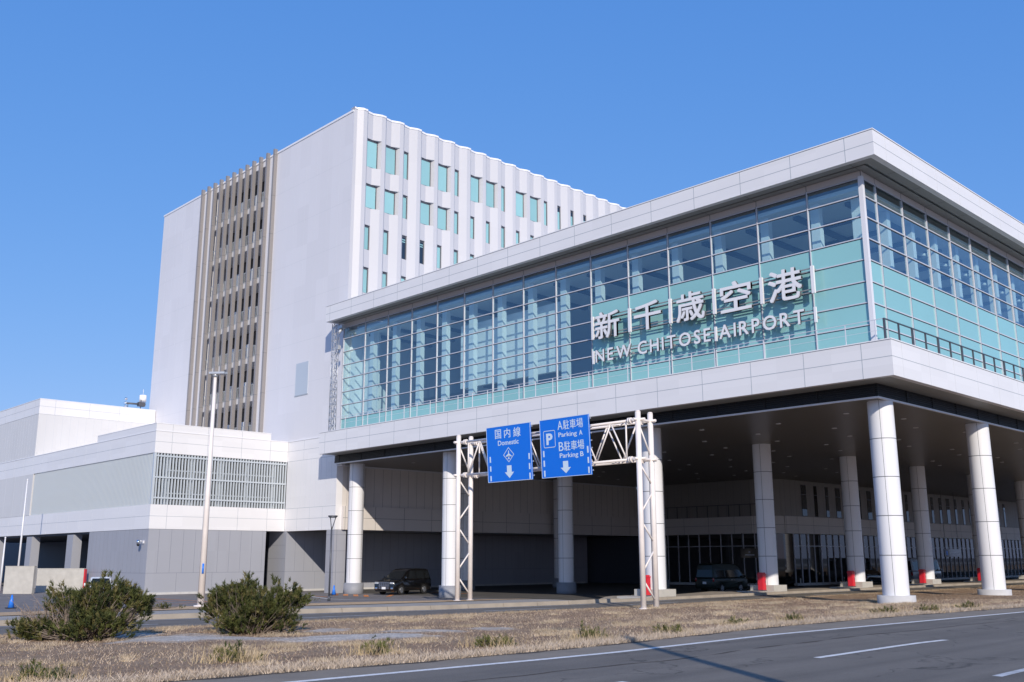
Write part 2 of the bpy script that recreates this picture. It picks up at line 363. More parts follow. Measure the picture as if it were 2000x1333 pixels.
# side road, its lines
g = MB(); loft(g, YS, lambda y: ip(KERB, y)-.25, lambda y: ip(SIDE, y)+.3, ZS, ZS); structure('side_road', g, 'asphalt')
g = MB(); loft(g, YS, lambda y: ip(KERB, y)+.32, lambda y: ip(KERB, y)+.47, ZS+.004, ZS+.004); loft(g, YS, lambda y: ip(SIDE, y)-.40, lambda y: ip(SIDE, y)-.26, ZS+.004, ZS+.004); structure('side_road_lines', g, 'paint_worn')
g = MB()
for y0 in range(-58, 40, 9):
    loft(g, frange(y0, y0+4, 1), lambda y: (ip(KERB, y)+ip(SIDE, y))/2-.07, lambda y: (ip(KERB, y)+ip(SIDE, y))/2+.07, ZS+.004, ZS+.004)
structure('side_road_dashes', g, 'paint_worn')
# kerb: separate stones with joints
g = MB(); y = -70.0
while y < 60:
    for a, b in ((y+.012, y+1.988),):
        xa, xb = ip(KERB, a), ip(KERB, b); top = .585 if y < -3 else .545
        pts = [(xa, a), (xb, b), (xb-.34, b), (xa-.34, a)]
        bt = len(g.v)
        g.v += [(px_, py_, ZS-.05) for px_, py_ in pts]
        g.v += [(xa-.07, a, top), (xb-.07, b, top), (xb-.34, b, top), (xa-.34, a, top)]
        for q in ((0,1,5,4),(1,2,6,5),(2,3,7,6),(3,0,4,7),(4,5,6,7)): g.f.append(tuple(bt+i for i in q)); g.m.append(0); g.sm.append(False)
    y += 2.0
structure('kerb', g, 'kerb')
# pavement, lawn and plaza west of the side road
YW = [-400, -120]+frange(-60, 4, 1.0)
g = MB(); loft(g, YW, lambda y: ip(KERB, y)-4.2, lambda y: ip(KERB, y)-.34, lambda x, y: plaza_z(x, y)+(.012 if y < -3 else .0)+.0, 0, 6); structure('pavement', g, 'walk')
g = MB(); loft(g, [-120]+frange(-60, -2.5, 1.0), lambda y: ip(KERB, y)-10.4+5.8*sstep(-13, -2.5, y), lambda y: ip(KERB, y)-4.2-.4*math.sin(y*.6)*sstep(-13, -9, y), lambda x, y: plaza_z(x, y)+.035, 0, 8); structure('lawn', g, 'lawn')
g = MB(); loft(g, YW, lambda y: -130, lambda y: ip(KERB, y)-4.0, lambda x, y: plaza_z(x, y)-.012, 0, 60); structure('plaza', g, 'plaza')
g = MB(); g.face([(-60, 3.9, -.02), (-18.2, 3.9, -.02), (-18.2, 140, -.02), (-60, 140, -.02)]); structure('inner_road', g, 'inner')
g = MB()
loft(g, [3.5]+frange(4, 60, 2)+[140], lambda y: -18.6, lambda y: ip(KERB, y)-.34, lambda x, y: .50+.05*math.sin(y*.6+x), 0, 4)
loft(g, [3.5]+frange(4, 60, 2)+[140], lambda y: -18.605, lambda y: -18.6, lambda x, y: -.1 if x < -18.602 else .50+.05*math.sin(y*.6+x), 0, 1)
loft(g, frange(-4, 3.5, .5), lambda y: -18.9, lambda y: ip(KERB, y)-.34, lambda x, y: max(plaza_z(x, y)+.03, .5*sstep(-1, 2, y)), 0, 4)
structure('column_island', g, 'kerb')
g = MB()       # orange bay markings on the plaza
def stripe(x0, y0, x1, y1, wd):
    d = Vector((x1-x0, y1-y0)).normalized(); nn = Vector((-d.y, d.x))*wd/2
    k = 8
    for i in range(k):
        a = Vector((x0+(x1-x0)*i/k, y0+(y1-y0)*i/k)); b = Vector((x0+(x1-x0)*(i+1)/k, y0+(y1-y0)*(i+1)/k))
        g.face([(*(p), plaza_z(p.x, p.y)+.004) for p in (a-nn, b-nn, b+nn, a+nn)])
for i in range(6): stripe(-52+i*2.9, -12.2, -50+i*2.9, -17.0, .16)
stripe(-53, -12.2, -36, -12.2, .16)
for i in range(4): stripe(-46.5+i*1.3, 1.6, -43.6+i*1.3, -.4, .35)
stripe(-47.5, -1.6, -41, -2.6, .2); stripe(-41.2, 3.0, -38.8, .8, .3); stripe(-43, 8.2, -39, 8.6, .3)
for i in range(6): stripe(-86+i*3.0, -13, -84+i*3.0, -18.0, .16)
structure('orange_markings', g, 'orange')
g = MB(); stripe(-47, -1.5, -33.2, -6.2, .28); stripe(-33.2, -6.2, -27, -4.6, .2); structure('drain_strip', g, 'concrete')

# ---- median: soil, dry thatch, grey ash patches
def noise2(x, y, s=1.0):
    return (math.sin(x*1.7*s+1.3*math.sin(y*1.1*s))+math.sin(y*2.3*s+1.7*math.sin(x*.9*s))+.6*math.sin((x+y)*4.1*s)+.5*math.sin((x-y)*6.7*s))/3.1
def ground_at(u, v):
    """point of the median that the photograph shows at a picture position"""
    d = fw+r2*((u-1000)/FPX)-u2*((v-666.5)/FPX); lo = 5.0
    for _ in range(3000):
        p = Vector((CX, CY, CZ))+d*lo
        if p.z <= median_z(p.x, p.y): return p
        lo += .02
    return p
RTH = np.array((.695, .719, 0.)); DPH = np.array((-.719, .695, 0.))
PATCH = []
for u_, v_, a_, b_, k_ in ((350, 1249, 1.75, 2.0, 1), (255, 1243, .8, 1.1, .9), (480, 1249, 1.3, .75, .8), (690, 1246, 2.5, 1.15, 1), (820, 1233, 1.3, .7, .8), (955, 1229, .7, .8, .7), (640, 1233, .75, 1.0, .9)):
    q_ = ground_at(u_, v_); PATCH.append((q_.x, q_.y, a_, b_, k_))
def patchness(x, y):
    v = 0
    for px_, py_, a, b, k in PATCH:
        dx, dy = x-px_, y-py_
        if dx*dx+dy*dy > 16: continue
        t_ = dx*.695+dy*.719; u_ = -dx*.719+dy*.695
        q = 1-((t_/a)**2+(u_/b)**2)+.5*noise2(x, y, 1.3)+.35*noise2(x+3, y, 4.2)
        v = max(v, k*min(1, max(0, q*2.0)))
    return v
def median_soil():
    nx = 110; ys = [-400, -120, -90]+frange(-70, -12, .22)+frange(-11.5, 60, .6)+[120, 400]
    v = []; cols = []
    for y in ys:
        a, b = ip(SIDE, y), ip(EDGE, y)
        for i in range(nx+1):
            x = a+(b-a)*i/nx; z = median_z(x, y)
            if i == 0: z = ZS-.03
            if i == nx: z = ZR-.03
            p = patchness(x, y); nz = .5+.5*noise2(x, y, .8); nz2 = .5+.5*noise2(x+9, y-4, 3.1)
            c = np.array((.235, .150, .092))*(.75+.5*nz2)*(1-nz*.45)+np.array((.38, .28, .18))*nz*.55
            c = c*(1-p)+np.array((.50, .45, .39))*(.72+.5*nz2)*p
            v.append((x, y, z+.03*p)); cols.append((*c, 1))
    f = []; W_ = nx+1
    for j in range(len(ys)-1):
        for i in range(nx): f.append((j*W_+i, j*W_+i+1, (j+1)*W_+i+1, (j+1)*W_+i))
    me = bpy.data.meshes.new('median'); me.from_pydata(v, [], f)
    at = me.color_attributes.new('Col', 'FLOAT_COLOR', 'POINT'); at.data.foreach_set('color', np.array(cols, 'f').ravel())
    m = attr_mat('median_soil', .95); n = m.node_tree.nodes; l = m.node_tree.links; b = n['Principled BSDF']
    gg = n.new('ShaderNodeNewGeometry'); t = n.new('ShaderNodeTexNoise'); t.inputs['Scale'].default_value = 14; t.inputs['Detail'].default_value = 8; l.new(gg.outputs['Position'], t.inputs['Vector'])
    mp = n.new('ShaderNodeMapRange'); mp.inputs[1].default_value = .3; mp.inputs[2].default_value = .7; mp.inputs[3].default_value = .55; mp.inputs[4].default_value = 1.4; l.new(t.outputs['Fac'], mp.inputs[0])
    at_n = [q for q in n if q.type == 'ATTRIBUTE'][0]
    mx = n.new('ShaderNodeVectorMath'); mx.operation = 'SCALE'; l.new(at_n.outputs['Color'], mx.inputs[0]); l.new(mp.outputs[0], mx.inputs['Scale']); l.new(mx.outputs[0], b.inputs['Base Color'])
    bp = n.new('ShaderNodeBump'); bp.inputs['Strength'].default_value = .8; bp.inputs['Distance'].default_value = .04; l.new(t.outputs['Fac'], bp.inputs['Height']); l.new(bp.outputs[0], b.inputs['Normal'])
    me.materials.append(m); o = bpy.data.objects.new('median', me); COL.objects.link(o); tag(o, kind='structure')
median_soil()

def blades_mesh(name, pts, hts, wds, cols, lean=.5, parent=None, material='blades'):
    """one triangle per blade, as one object"""
    n = len(pts); pts = np.asarray(pts, float); hts = np.asarray(hts, float); wds = np.asarray(wds, float)
    a = RNG.uniform(0, 2*np.pi, n); d = np.stack([np.cos(a), np.sin(a), np.zeros(n)], 1)
    b = RNG.uniform(0, 2*np.pi, n); ln = RNG.uniform(0, lean, n)
    tip = pts+np.stack([np.cos(b)*ln*hts, np.sin(b)*ln*hts, hts], 1)
    v = np.empty((n, 3, 3)); v[:, 0] = pts-d*wds[:, None]/2; v[:, 1] = pts+d*wds[:, None]/2; v[:, 2] = tip
    me = bpy.data.meshes.new(name); me.vertices.add(3*n); me.vertices.foreach_set('co', v.ravel())
    me.loops.add(3*n); me.loops.foreach_set('vertex_index', np.arange(3*n, dtype='i'))
    me.polygons.add(n); me.polygons.foreach_set('loop_start', np.arange(0, 3*n, 3, dtype='i')); me.update(calc_edges=True)
    c4 = np.ones((n, 3, 4), 'f'); c4[:, :, :3] = np.asarray(cols)[:, None, :]
    at = me.color_attributes.new('Col', 'FLOAT_COLOR', 'POINT'); at.data.foreach_set('color', c4.ravel())
    me.materials.append(M[material]); o = bpy.data.objects.new(name, me); COL.objects.link(o)
    if parent: o.parent = parent
    return o
def median_grass():
    P_, H_, W_, C_ = [], [], [], []
    def put(x, y, h, wd, c): P_.append((x, y, median_z(x, y)-.01)); H_.append(h); W_.append(wd); C_.append(c)
    for _ in range(230000):
        y = -60+110*RNG.random()**1.25 if RNG.random() < .4 else RNG.uniform(-42, 6)
        a, b = ip(SIDE, y), ip(EDGE, y); x = RNG.uniform(a+.1, b-.15)
        pq = patchness(x, y)
        if RNG.random() < pq*.985: continue
        big = .5+.5*noise2(x*.45+2, y*.4); dens = .5+.5*noise2(x*1.3, y*1.2)
        if RNG.random() > .25+.85*dens: continue
        t = RNG.random(); k = RNG.uniform(.65, 1.25)
        straw = t < .22+.55*big
        c = np.array((.49, .385, .28))*k if straw else np.array((.25, .175, .13))*k if t < .975 else np.array((.15, .17, .06))*k
        put(x, y, RNG.uniform(.015, .05) if not straw else RNG.uniform(.025, .075), RNG.uniform(.010, .024), c)
    for _ in range(420):              # tussocks
        y0 = RNG.uniform(-42, 6); a, b = ip(SIDE, y0), ip(EDGE, y0); x0 = RNG.uniform(a+.3, b-.3)
        if patchness(x0, y0) > .2 or noise2(x0*.4+5, y0*.4) < -.1: continue
        r0 = RNG.uniform(.08, .28); k0 = RNG.uniform(.7, 1.2)
        for _ in range(int(260*r0/.2)):
            put(x0+RNG.normal(0, r0), y0+RNG.normal(0, r0), RNG.uniform(.04, .13), RNG.uniform(.009, .018), np.array((.50, .40, .28))*k0*RNG.uniform(.8, 1.2))
    for _ in range(60000):            # taller straw fringe along the near road
        y = RNG.uniform(-48, 40) if RNG.random() < .8 else RNG.uniform(-44, -8)
        b = ip(EDGE, y); x = b-abs(RNG.normal(0, .28))+.03
        k = RNG.uniform(.75, 1.25); put(x, y, RNG.uniform(.04, .135), RNG.uniform(.010, .02), np.array((.50, .41, .32))*k)
    for _ in range(22000):            # fringe along the side road
        y = RNG.uniform(-40, 50); a = ip(SIDE, y); x = a+abs(RNG.normal(0, .25))
        k = RNG.uniform(.7, 1.2); put(x, y, RNG.uniform(.05, .13), RNG.uniform(.012, .022), np.array((.42, .31, .20))*k)
    o = blades_mesh('dry_grass', P_, H_, W_, C_, 1.7)
    tag(o, 'short straw coloured winter grass covering the median between the two roads', 'grass', kind='stuff')
median_grass()

# ------------------------------------------------------------------ terminal hall
Z1, Z2, Z3, Z4, Z5 = 22.93, 21.58, 12.53, 10.79, 10.10     # roof edge, its underside, canopy top, underside, porch ceiling
GY, GX, FAR = 1.45, -1.47, 118.0
TM = thing('terminal_building', 'long glass fronted terminal hall raised on round white columns with a deep white roof edge', 'building', (-24, 20, 0))
TM.location = (0, 0, 0)
def fb(mb, side, u0, u1, d0, d1, z0, z1, m=0):
    if side == 'F': mb.box(-u1, -u0, d0, d1, z0, z1, m)
    else: mb.box(-d1, -d0, u0, u1, z0, z1, m)
def fascia(name, zb, zt, zmid, left, ct=.05):
    g = MB(); th = .32
    fb(g, 'F', 0, left, 0, th, zb, zt-ct); fb(g, 'R', th, FAR, 0, th, zb, zt-ct)
    fb(g, 'F', -.03, left, -.03, th+.1, zt-ct, zt, 2); fb(g, 'R', th+.1, FAR, -.03, th+.1, zt-ct, zt, 2)
    g.box(-left, -left+th, th, 2.0, zb, zt-ct); g.box(-left, -left+th, th+.1, 2.0, zt-ct, zt, 2)
    s = .015
    fb(g, 'F', .004, left, -.004, .01, zmid-s, zmid+s, 1); fb(g, 'R', -.004, FAR, -.004, .01, zmid-s, zmid+s, 1)
    fb(g, 'F', .0, left, -.003, .01, zt-ct-.028, zt-ct, 1); fb(g, 'R', -.003, FAR, -.003, .01, zt-ct-.028, zt-ct, 1)
    u = 1.47
    while u < left: fb(g, 'F', u-s, u+s, -.005, .01, zb, zt-ct-.03, 1); u += 3.0
    u = 1.05 if zb < 15 else 1.3
    sw = .011
    while u < FAR: fb(g, 'R', u-sw, u+sw, -.005, .01, zb, zt-ct-.03, 3); u += 2.95
    return g.build(name, ['white', 'seam', 'coping', 'seam_soft'], TM)
fascia('roof_fascia', Z2, Z1, 22.22, 47.05)
fascia('canopy_fascia', Z4, Z3, 11.69, 47.3)
# roof slab, soffits
g = MB(); g.box(-46.55, -.34, .34, FAR, 22.45, 22.7); g.build('roof', 'coping', TM)
g = MB()
def soffit(z, d0, d1, left, m=0, t=.06):
    fb(g, 'F', d0, left, d0, d1, z, z+t, m); fb(g, 'R', d1, FAR, d0, d1, z, z+t, m)
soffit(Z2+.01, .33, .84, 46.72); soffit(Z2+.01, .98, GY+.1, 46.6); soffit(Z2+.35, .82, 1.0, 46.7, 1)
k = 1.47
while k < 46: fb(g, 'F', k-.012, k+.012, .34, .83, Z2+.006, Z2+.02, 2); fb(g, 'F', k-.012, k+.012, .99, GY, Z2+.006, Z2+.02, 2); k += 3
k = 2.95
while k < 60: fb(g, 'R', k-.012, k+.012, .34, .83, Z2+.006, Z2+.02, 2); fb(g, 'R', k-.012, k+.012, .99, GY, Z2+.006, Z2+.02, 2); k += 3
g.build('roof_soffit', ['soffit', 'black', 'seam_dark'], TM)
g = MB(); fb(g, 'F', .33, 47.0, .33, 1.60, Z4+.01, Z4+.08); fb(g, 'R', 1.60, FAR, .33, 1.60, Z4+.01, Z4+.08)
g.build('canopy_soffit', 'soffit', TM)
g = MB(); fb(g, 'F', .33, 46.9, .33, GY-.2, 12.28, 12.4); fb(g, 'R', GY-.2, FAR, .33, GY-.2, 12.28, 12.4); g.build('walkway', 'concrete', TM)
g = MB()           # dark louvred band above the porch
fb(g, 'F', 1.60, 47.38, 1.62, 1.8, Z5+.08, Z4); fb(g, 'R', 1.8, FAR, 1.62, 1.8, Z5+.08, Z4)
for i in range(6):
    z = Z5+.14+i*.105
    fb(g, 'F', 1.57, 47.38, 1.57, 1.63, z, z+.05, 1); fb(g, 'R', 1.63, FAR, 1.57, 1.63, z, z+.05, 1)
for k in range(0, 16): fb(g, 'F', 1.7+3*k, 1.78+3*k, 1.55, 1.63, Z5+.08, Z4, 0)
for k in range(1, 30): fb(g, 'R', 1.7+3*k, 1.78+3*k, 1.55, 1.63, Z5+.08, Z4, 0)
g.build('louvre_band', ['black', 'louvre_black'], TM)
g = MB(); fb(g, 'F', 1.54, 47.38, 1.54, 1.66, Z5-.01, Z5+.075); fb(g, 'R', 1.66, FAR, 1.54, 1.66, Z5-.01, Z5+.075); g.build('edge_trim', 'alu_white', TM)
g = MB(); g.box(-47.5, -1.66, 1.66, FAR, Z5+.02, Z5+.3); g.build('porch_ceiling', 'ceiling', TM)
# downlights
dl0 = None
for i in range(9):
    for j in range(9):
        x = -5.2-4.6*i+(1.2 if j % 2 else 0); y = 5.4+4.2*j+(.9 if i % 2 else 0)
        if x < -46 or (x < -31 and y > 38): continue
        if dl0 is None:
            g = MB(); g.tube((0, 0, 0), (0, 0, .05), .13, n=14, m=0); g.tube((0, 0, -.015), (0, 0, -.001), .16, n=14, m=1); dl0 = g.build('downlight', ['int_white', 'alu_white'], TM); d = dl0
        else: d = dl0.copy(); COL.objects.link(d)
        d.location = (x, y, Z5)
# curtain wall
ZL = [21.19, 20.28, 19.19, 18.08, 16.97, 15.86, 14.78, 13.67, 12.42]
g = MB(); fb(g, 'F', 1.42, 46.55, GY-.01, GY+.12, 21.25, Z2); fb(g, 'R', GY+.12, FAR, -GX-.01, -GX+.12, 21.25, Z2)
for k in range(15): fb(g, 'F', 1.45+3*k-.014, 1.45+3*k+.014, GY-.014, GY, 21.25, Z2, 1)
for k in range(1, 20): fb(g, 'R', 2.95+3*(k-1)-.014, 2.95+3*(k-1)+.014, -GX-.014, -GX, 21.25, Z2, 1)
g.build('bulkhead', ['bulkhead', 'seam_dark'], TM)
g = MB(); g.box(GX-.09, GX+.13, GY-.13, GY+.09, 12.4, 21.25); g.build('corner_mullion', 'alu_white', TM)
def bay(side, u0, u1, zop, left_mull=True):
    f = MB(); D = GY if side == 'F' else -GX
    if left_mull: fb(f, side, u1-.036, u1+.036, D-.06, D+.06, 12.4, 21.25)
    fb(f, side, u1+.010, u1+.032, D-.064, D-.05, 12.4, 21.25, 1)
    a, b = u0+.036, u1-.036
    for z in ZL[:-1]:
        fb(f, side, a, b, D-.055, D+.04, z-.027, z+.027)
        fb(f, side, a, b, D-.02, D+.03, z-.055, z-.027, 1)
    fb(f, side, a, b, D-.05, D+.04, ZL[-1]-.02, ZL[-1]+.06)
    w_ = f.build('window', ['alu', 'dark_steel'], TM)
    p = MB(); q = lambda u, z: (-u, D, z) if side == 'F' else (-D, u, z)
    pts = [q(b, zop), q(a, zop), q(a, 21.19), q(b, 21.19)]
    p.face(pts if side == 'F' else pts[::-1]); p.build('pane', 'glass', w_)
    p = MB(); fb(p, side, a, b, D-.005, D+.03, ZL[-1]+.06, zop-.04); p.build('spandrel', 'spandrel', w_)
for k in range(15): bay('F', 1.45+3*k if k else 1.58, 4.45+3*k, 18.08 if k < 6 else 13.67)
bay('R', 1.58, 2.95, 16.97)
for k in range(0, 30): bay('R', 2.95+3*k, 5.95+3*k, 16.97)
# inside the hall
g = MB(); g.box(-46.5, -1.7, GY+.2, FAR-1, 12.95, 13.15); g.build('floor', 'int_floor', TM)
g = MB(); g.box(-46.5, -1.7, GY+.3, FAR-1, 20.75, 20.95, 0)
for k in range(15):
    x = -3.0-3*k; g.box(x-.16, x+.16, 3.0, 9.5, 20.55, 20.76, 1)
for k in range(1, 18): g.box(-8, -3.0, 1.5+3*k+.9, 1.5+3*k+1.2, 20.55, 20.76, 1)
g.build('interior_ceiling', ['int_ceil', 'int_dark'], TM)
g = MB(); g.box(-46.4, -16, 17, 17.3, 13.15, 20.75); g.box(-16.3, -16, 17.3, FAR-1, 13.15, 20.75); g.build('interior_wall', 'int_wall', TM)
g = MB(); g.box(-46.55, -46.45, GY+.12, 17, 12.4, 21.25); g.box(-46.44, -44.2, 3.3, 3.5, 13.15, 20.75); g.build('end_wall', 'int_white', TM)
g = MB(); g.box(-33.6, -23.6, 3.0, 3.3, 14.7, 19.35); g.box(-33.6, -33.3, 3.3, 9, 14.7, 19.35); g.build('partition', 'int_white', TM)
g = MB(); g.box(-41.5, -33.2, 5.0, 8.0, 15.0, 15.7); g.build('mezzanine', 'int_dark', TM)
ic = None
def post(x, y):
    global ic
    if ic is None:
        g = MB(); g.box(-.24, .24, -.2, .2, 13.15, 20.75); ic = g.build('interior_column', 'int_white', TM); o = ic
    else: o = ic.copy(); COL.objects.link(o)
    o.location = (x, y, 0)
for k in range(15): post(-4.40-3*k, GY+.8)
for k in range(24): post(GX-1.0, 2.95+3*k)
g = MB()
for k in range(3, 24, 1): g.tube((GX-1.0, 2.95+3*k, 19.6), (GX-3.6, 2.95+3*k, 20.7), .12, n=8)
for x in (-10.45, -16.45): g.tube((x, GY+1.2, 18.2), (x-2.2, GY+3.4, 20.7), .12, n=8)
g.build('interior_brace', 'int_white', TM)
# balustrade on the canopy
g = MB(); zt = 13.62
u = .9
while u < 47: fb(g, 'F', u-.018, u+.018, .42, .46, 12.3, zt); u += 1.5
fb(g, 'F', .42, 47, .425, .455, zt-.03, zt); fb(g, 'F', .42, 47, .435, .445, zt-.55, zt-.535)
u = .44; i = 0
while u < 90:
    r = .06 if i % 2 == 0 else .028
    fb(g, 'R', u-r, u+r, .40, .48, 12.3, zt-.04, 1); u += 1.49; i += 1
fb(g, 'R', .40, 90, .40, .48, zt-.045, zt, 1)
g.build('railing', ['alu', 'dark_steel'], TM)
# lattice cable ladder at the left end of the glass
g = MB()
for x, y in ((-46.98, .62), (-46.62, .62), (-46.98, 1.05), (-46.62, 1.05)): g.tube((x, y, 12.4), (x, y, 21.5), .028, n=6)
for i in range(30):
    z = 12.5+i*.3
    for y in (.62, 1.05):
        a, b = (-46.98, -46.62) if i % 2 else (-46.62, -46.98); g.tube((a, y, z), (b, y, z+.3), .02, n=5)
    for x in (-46.98, -46.62):
        a, b = (.62, 1.05) if i % 2 else (1.05, .62); g.tube((x, a, z), (x, b, z+.3), .02, n=5)
    g.box(-46.98, -46.62, .61, .63, z-.012, z+.012)
g.build('lattice_ladder', 'steel', TM)
g = MB(); g.box(-46.3, -45.7, .7, 1.1, 21.0, 21.25); g.tube((-46.0, .9, 20.95), (-46.0, .6, 20.6), .13, n=10); g.tube((-46.35, .9, 21.5), (-46.35, .9, 19.6), .03, n=6); g.box(-46.5, -46.2, .7, 1.0, 19.3, 19.65); g.build('floodlight', 'steel', TM)
# wall between hall and annex, with the porch behind
VJ = .62
def vpanel_wall(mb, axis, pos, a, b, z0, z1, step, m, out=1):
    u = a+step
    while u < b-.05:
        if axis == 'y': mb.box(u-.010, u+.010, pos-.004*out, pos+.01, z0, z1, m)
        else: mb.box(pos-.01, pos+.004, u-.010, u+.010, z0, z1, m)
        u += step
g = MB()
g.box(-55.22, -47.62, 2.0, 2.6, 4.95, 12.56, 0); g.box(-55.22, -47.4, 1.96, 2.7, 12.56, 12.62, 2)
for z in (11.73, 10.86, 6.84, 5.93): g.box(-55.22, -47.62, 1.996, 2.01, z-.013, z+.013, 1)
for z0, z1, st in ((10.87, 12.56, 2.55), (4.95, 6.83, 1.9)): vpanel_wall(g, 'y', 2.0, -55.22, -47.62, z0, z1, st, 1)
vpanel_wall(g, 'y', 2.0, -55.22, -47.62, 6.86, 10.85, .76, 3)
g.build('entrance_wall', ['white', 'seam', 'coping', 'seam_soft'], TM)
g = MB(); g.box(-48.75, -47.62, 1.98, 3.1, 0, 4.94, 0)
for z in (1.62, 3.28, 4.55): g.box(-48.76, -47.61, 1.975, 3.1, z-.012, z+.012, 1)
g.box(-47.63, -47.605, 2.2, 2.23, 0, 4.94, 1)
g.build('entrance_pier', ['grey_wall', 'grey_seam'], TM)
g = MB(); g.box(-57.7, -54.9, 2.02, 40.4, -.1, 4.95, 0)
vpanel_wall(g, 'x', -54.9, 2.02, 40, 1.64, 4.95, .92, 1)
g.box(-57.7, -54.896, 2.016, 40, 1.60, 1.625, 1)
for y in frange(5, 38, 3.0): g.box(-54.91, -54.896, y-.01, y+.01, 0, 1.6, 1)
for z in (2.7, 3.8): g.box(-57.7, -54.91, 2.016, 2.03, z-.01, z+.01, 1)
g.box(-57.6, -54.87, 1.99, 40, -.1, .14, 2)
g.build('lower_wall', ['grey_wall', 'grey_seam', 'concrete'], TM)
g = MB(); g.box(-54.9, -47.9, 2.61, 40.3, 4.96, 5.1); g.build('entrance_soffit', 'ceiling', TM)
g = MB(); g.box(-84, -48.1, 4.4, FAR, 5.2, 9.95); g.box(-84, -57.75, 2.3, FAR, -.1, 4.9); g.box(-47.0, -32.6, 43, FAR, 0, 9.95); g.box(-57, -47.0, 40.9, FAR, 0, 4.9); g.build('light_seal', 'int_dark', TM)  # unseen solid blocks added behind the walls to stop light leaking through
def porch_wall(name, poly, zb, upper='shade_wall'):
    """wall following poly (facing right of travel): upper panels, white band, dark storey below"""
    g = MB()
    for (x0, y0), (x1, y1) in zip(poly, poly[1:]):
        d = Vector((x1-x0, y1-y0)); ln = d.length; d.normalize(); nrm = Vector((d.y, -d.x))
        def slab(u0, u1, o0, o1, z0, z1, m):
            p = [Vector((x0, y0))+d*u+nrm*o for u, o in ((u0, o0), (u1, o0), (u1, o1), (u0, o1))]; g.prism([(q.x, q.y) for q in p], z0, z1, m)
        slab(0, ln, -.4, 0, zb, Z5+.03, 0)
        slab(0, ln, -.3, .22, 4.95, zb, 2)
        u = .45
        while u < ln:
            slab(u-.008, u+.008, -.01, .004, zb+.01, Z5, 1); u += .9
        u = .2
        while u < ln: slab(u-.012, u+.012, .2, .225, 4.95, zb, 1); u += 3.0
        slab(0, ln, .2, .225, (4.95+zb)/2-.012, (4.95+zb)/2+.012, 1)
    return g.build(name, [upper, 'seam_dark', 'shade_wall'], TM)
porch_wall('porch_wall', [(-47.62, 2.61), (-47.62, 40.4)], 6.84)
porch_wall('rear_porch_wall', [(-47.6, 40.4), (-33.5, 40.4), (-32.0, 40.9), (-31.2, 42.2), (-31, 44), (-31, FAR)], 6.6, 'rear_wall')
g = MB()            # rail on the ledge
for i in range(12): x = -46+i*1.25; g.box(x-.03, x+.03, 40.2, 40.26, 6.6, 7.75)
g.box(-47, -31.5, 40.2, 40.26, 7.72, 7.78)
g.build('ledge_rail', 'dark_steel', TM)
# tall slot windows above the ledge and shop front below
wn0 = None
for i in range(24):
    y = 46+i*2.3; wd = .55 if i % 3 else .9
    g = MB(); g.box(-31.0, -30.975, y-wd/2-.05, y+wd/2+.05, 6.65, 9.75, 0); f = g.build('slot_window', 'dark_steel', TM)
    g = MB(); g.box(-30.98, -30.96, y-wd/2, y+wd/2, 6.7, 8.75); g.box(-30.98, -30.96, y-wd/2, y+wd/2, 8.85, 9.7); g.build('pane', 'shop_glass', f)
g = MB(); g.box(-45.2, -31.2, 40.75, 40.85, .25, 4.94); g.box(-31.4, -31.3, 44, FAR, .25, 4.94); g.prism([(-33.5, 40.75), (-31.9, 41.3), (-31.35, 42.3), (-31.3, 44), (-31.6, 44), (-31.7, 42.5), (-33, 41.5)], .25, 4.94)
g.build('shop_glass', 'shop_glass', TM)
g = MB(); g.box(-45.2, -31.3, 40.6, 41.0, 0, .25, 1); g.box(-31.5, -31.1, 44, FAR, 0, .25, 1)
x = -45.2
while x < -33: g.box(x-.03, x+.03, 40.66, 40.76, .25, 4.94); x += 1.3
y = 44
while y < FAR: g.box(-31.32, -31.2, y-.03, y+.03, .25, 4.94); y += 1.3
g.box(-45.2, -33, 40.68, 40.76, 3.75, 3.81); g.box(-31.3, -31.22, 44, FAR, 3.75, 3.81); g.build('shop_front_frame', ['alu', 'concrete'], TM)
g = MB(); g.box(-48.6, -45.2, 41.5, 41.8, 0, 4.94); g.build('dark_doorway', 'black', TM)

# columns: shaft with joints, and its base
def column_shaft(zb):
    g = MB(); r = .605; g.tube((0, 0, zb), (0, 0, Z5+.03), r, n=48, m=0, caps=False)
    n = 5; hh = (Z5-zb)/n
    for i in range(1, n): g.tube((0, 0, zb+hh*i-.017), (0, 0, zb+hh*i+.017), r+.003, n=48, m=1, caps=False)
    for a in (20, 110, 200, 290):
        c, s_ = math.cos(R(a)), math.sin(R(a)); q = Vector((c, s_, 0))*(r-.002); g.tube((q.x, q.y, zb), (q.x, q.y, Z5), .011, n=5, m=1, caps=False, smooth=False)
    return g
COLX = [-2.15, -16.3, -34.45, -46.35]
sh, bs = {}, {}
for row, n in ((0, 8), (1, 9), (2, 3), (3, 3)):
    zb = (.92, .92, .81, .81)[row]
    s0 = b0 = None
    for j in range(n):
        if s0 is None:
            s0 = column_shaft(zb).build('column', ['column', 'seam_dark'], TM); s = s0
            g = MB()
            if row == 0: g.tube((0, 0, -.1), (0, 0, zb), .86, n=48, m=0)
            elif row == 1: g.box(-.95, .80, -.80, .80, -.1, zb, 0); g.box(-1.0, .9, -2.3, -.81, -.1, .56, 0)
            else: g.tube((0, 0, -.3), (0, 0, zb), .78, n=48, m=0)
            b0 = g.build('column_base', ['concrete' if row == 0 else 'concrete_beige' if row == 1 else 'base_grey'], s0); b = b0
        else:
            s = s0.copy(); COL.objects.link(s); b = b0.copy(); COL.objects.link(b); b.parent = s
        s.location = (COLX[row], 2.93+12*j, 0)
        if row == 3 and j == 0: s.location.x = -46.1

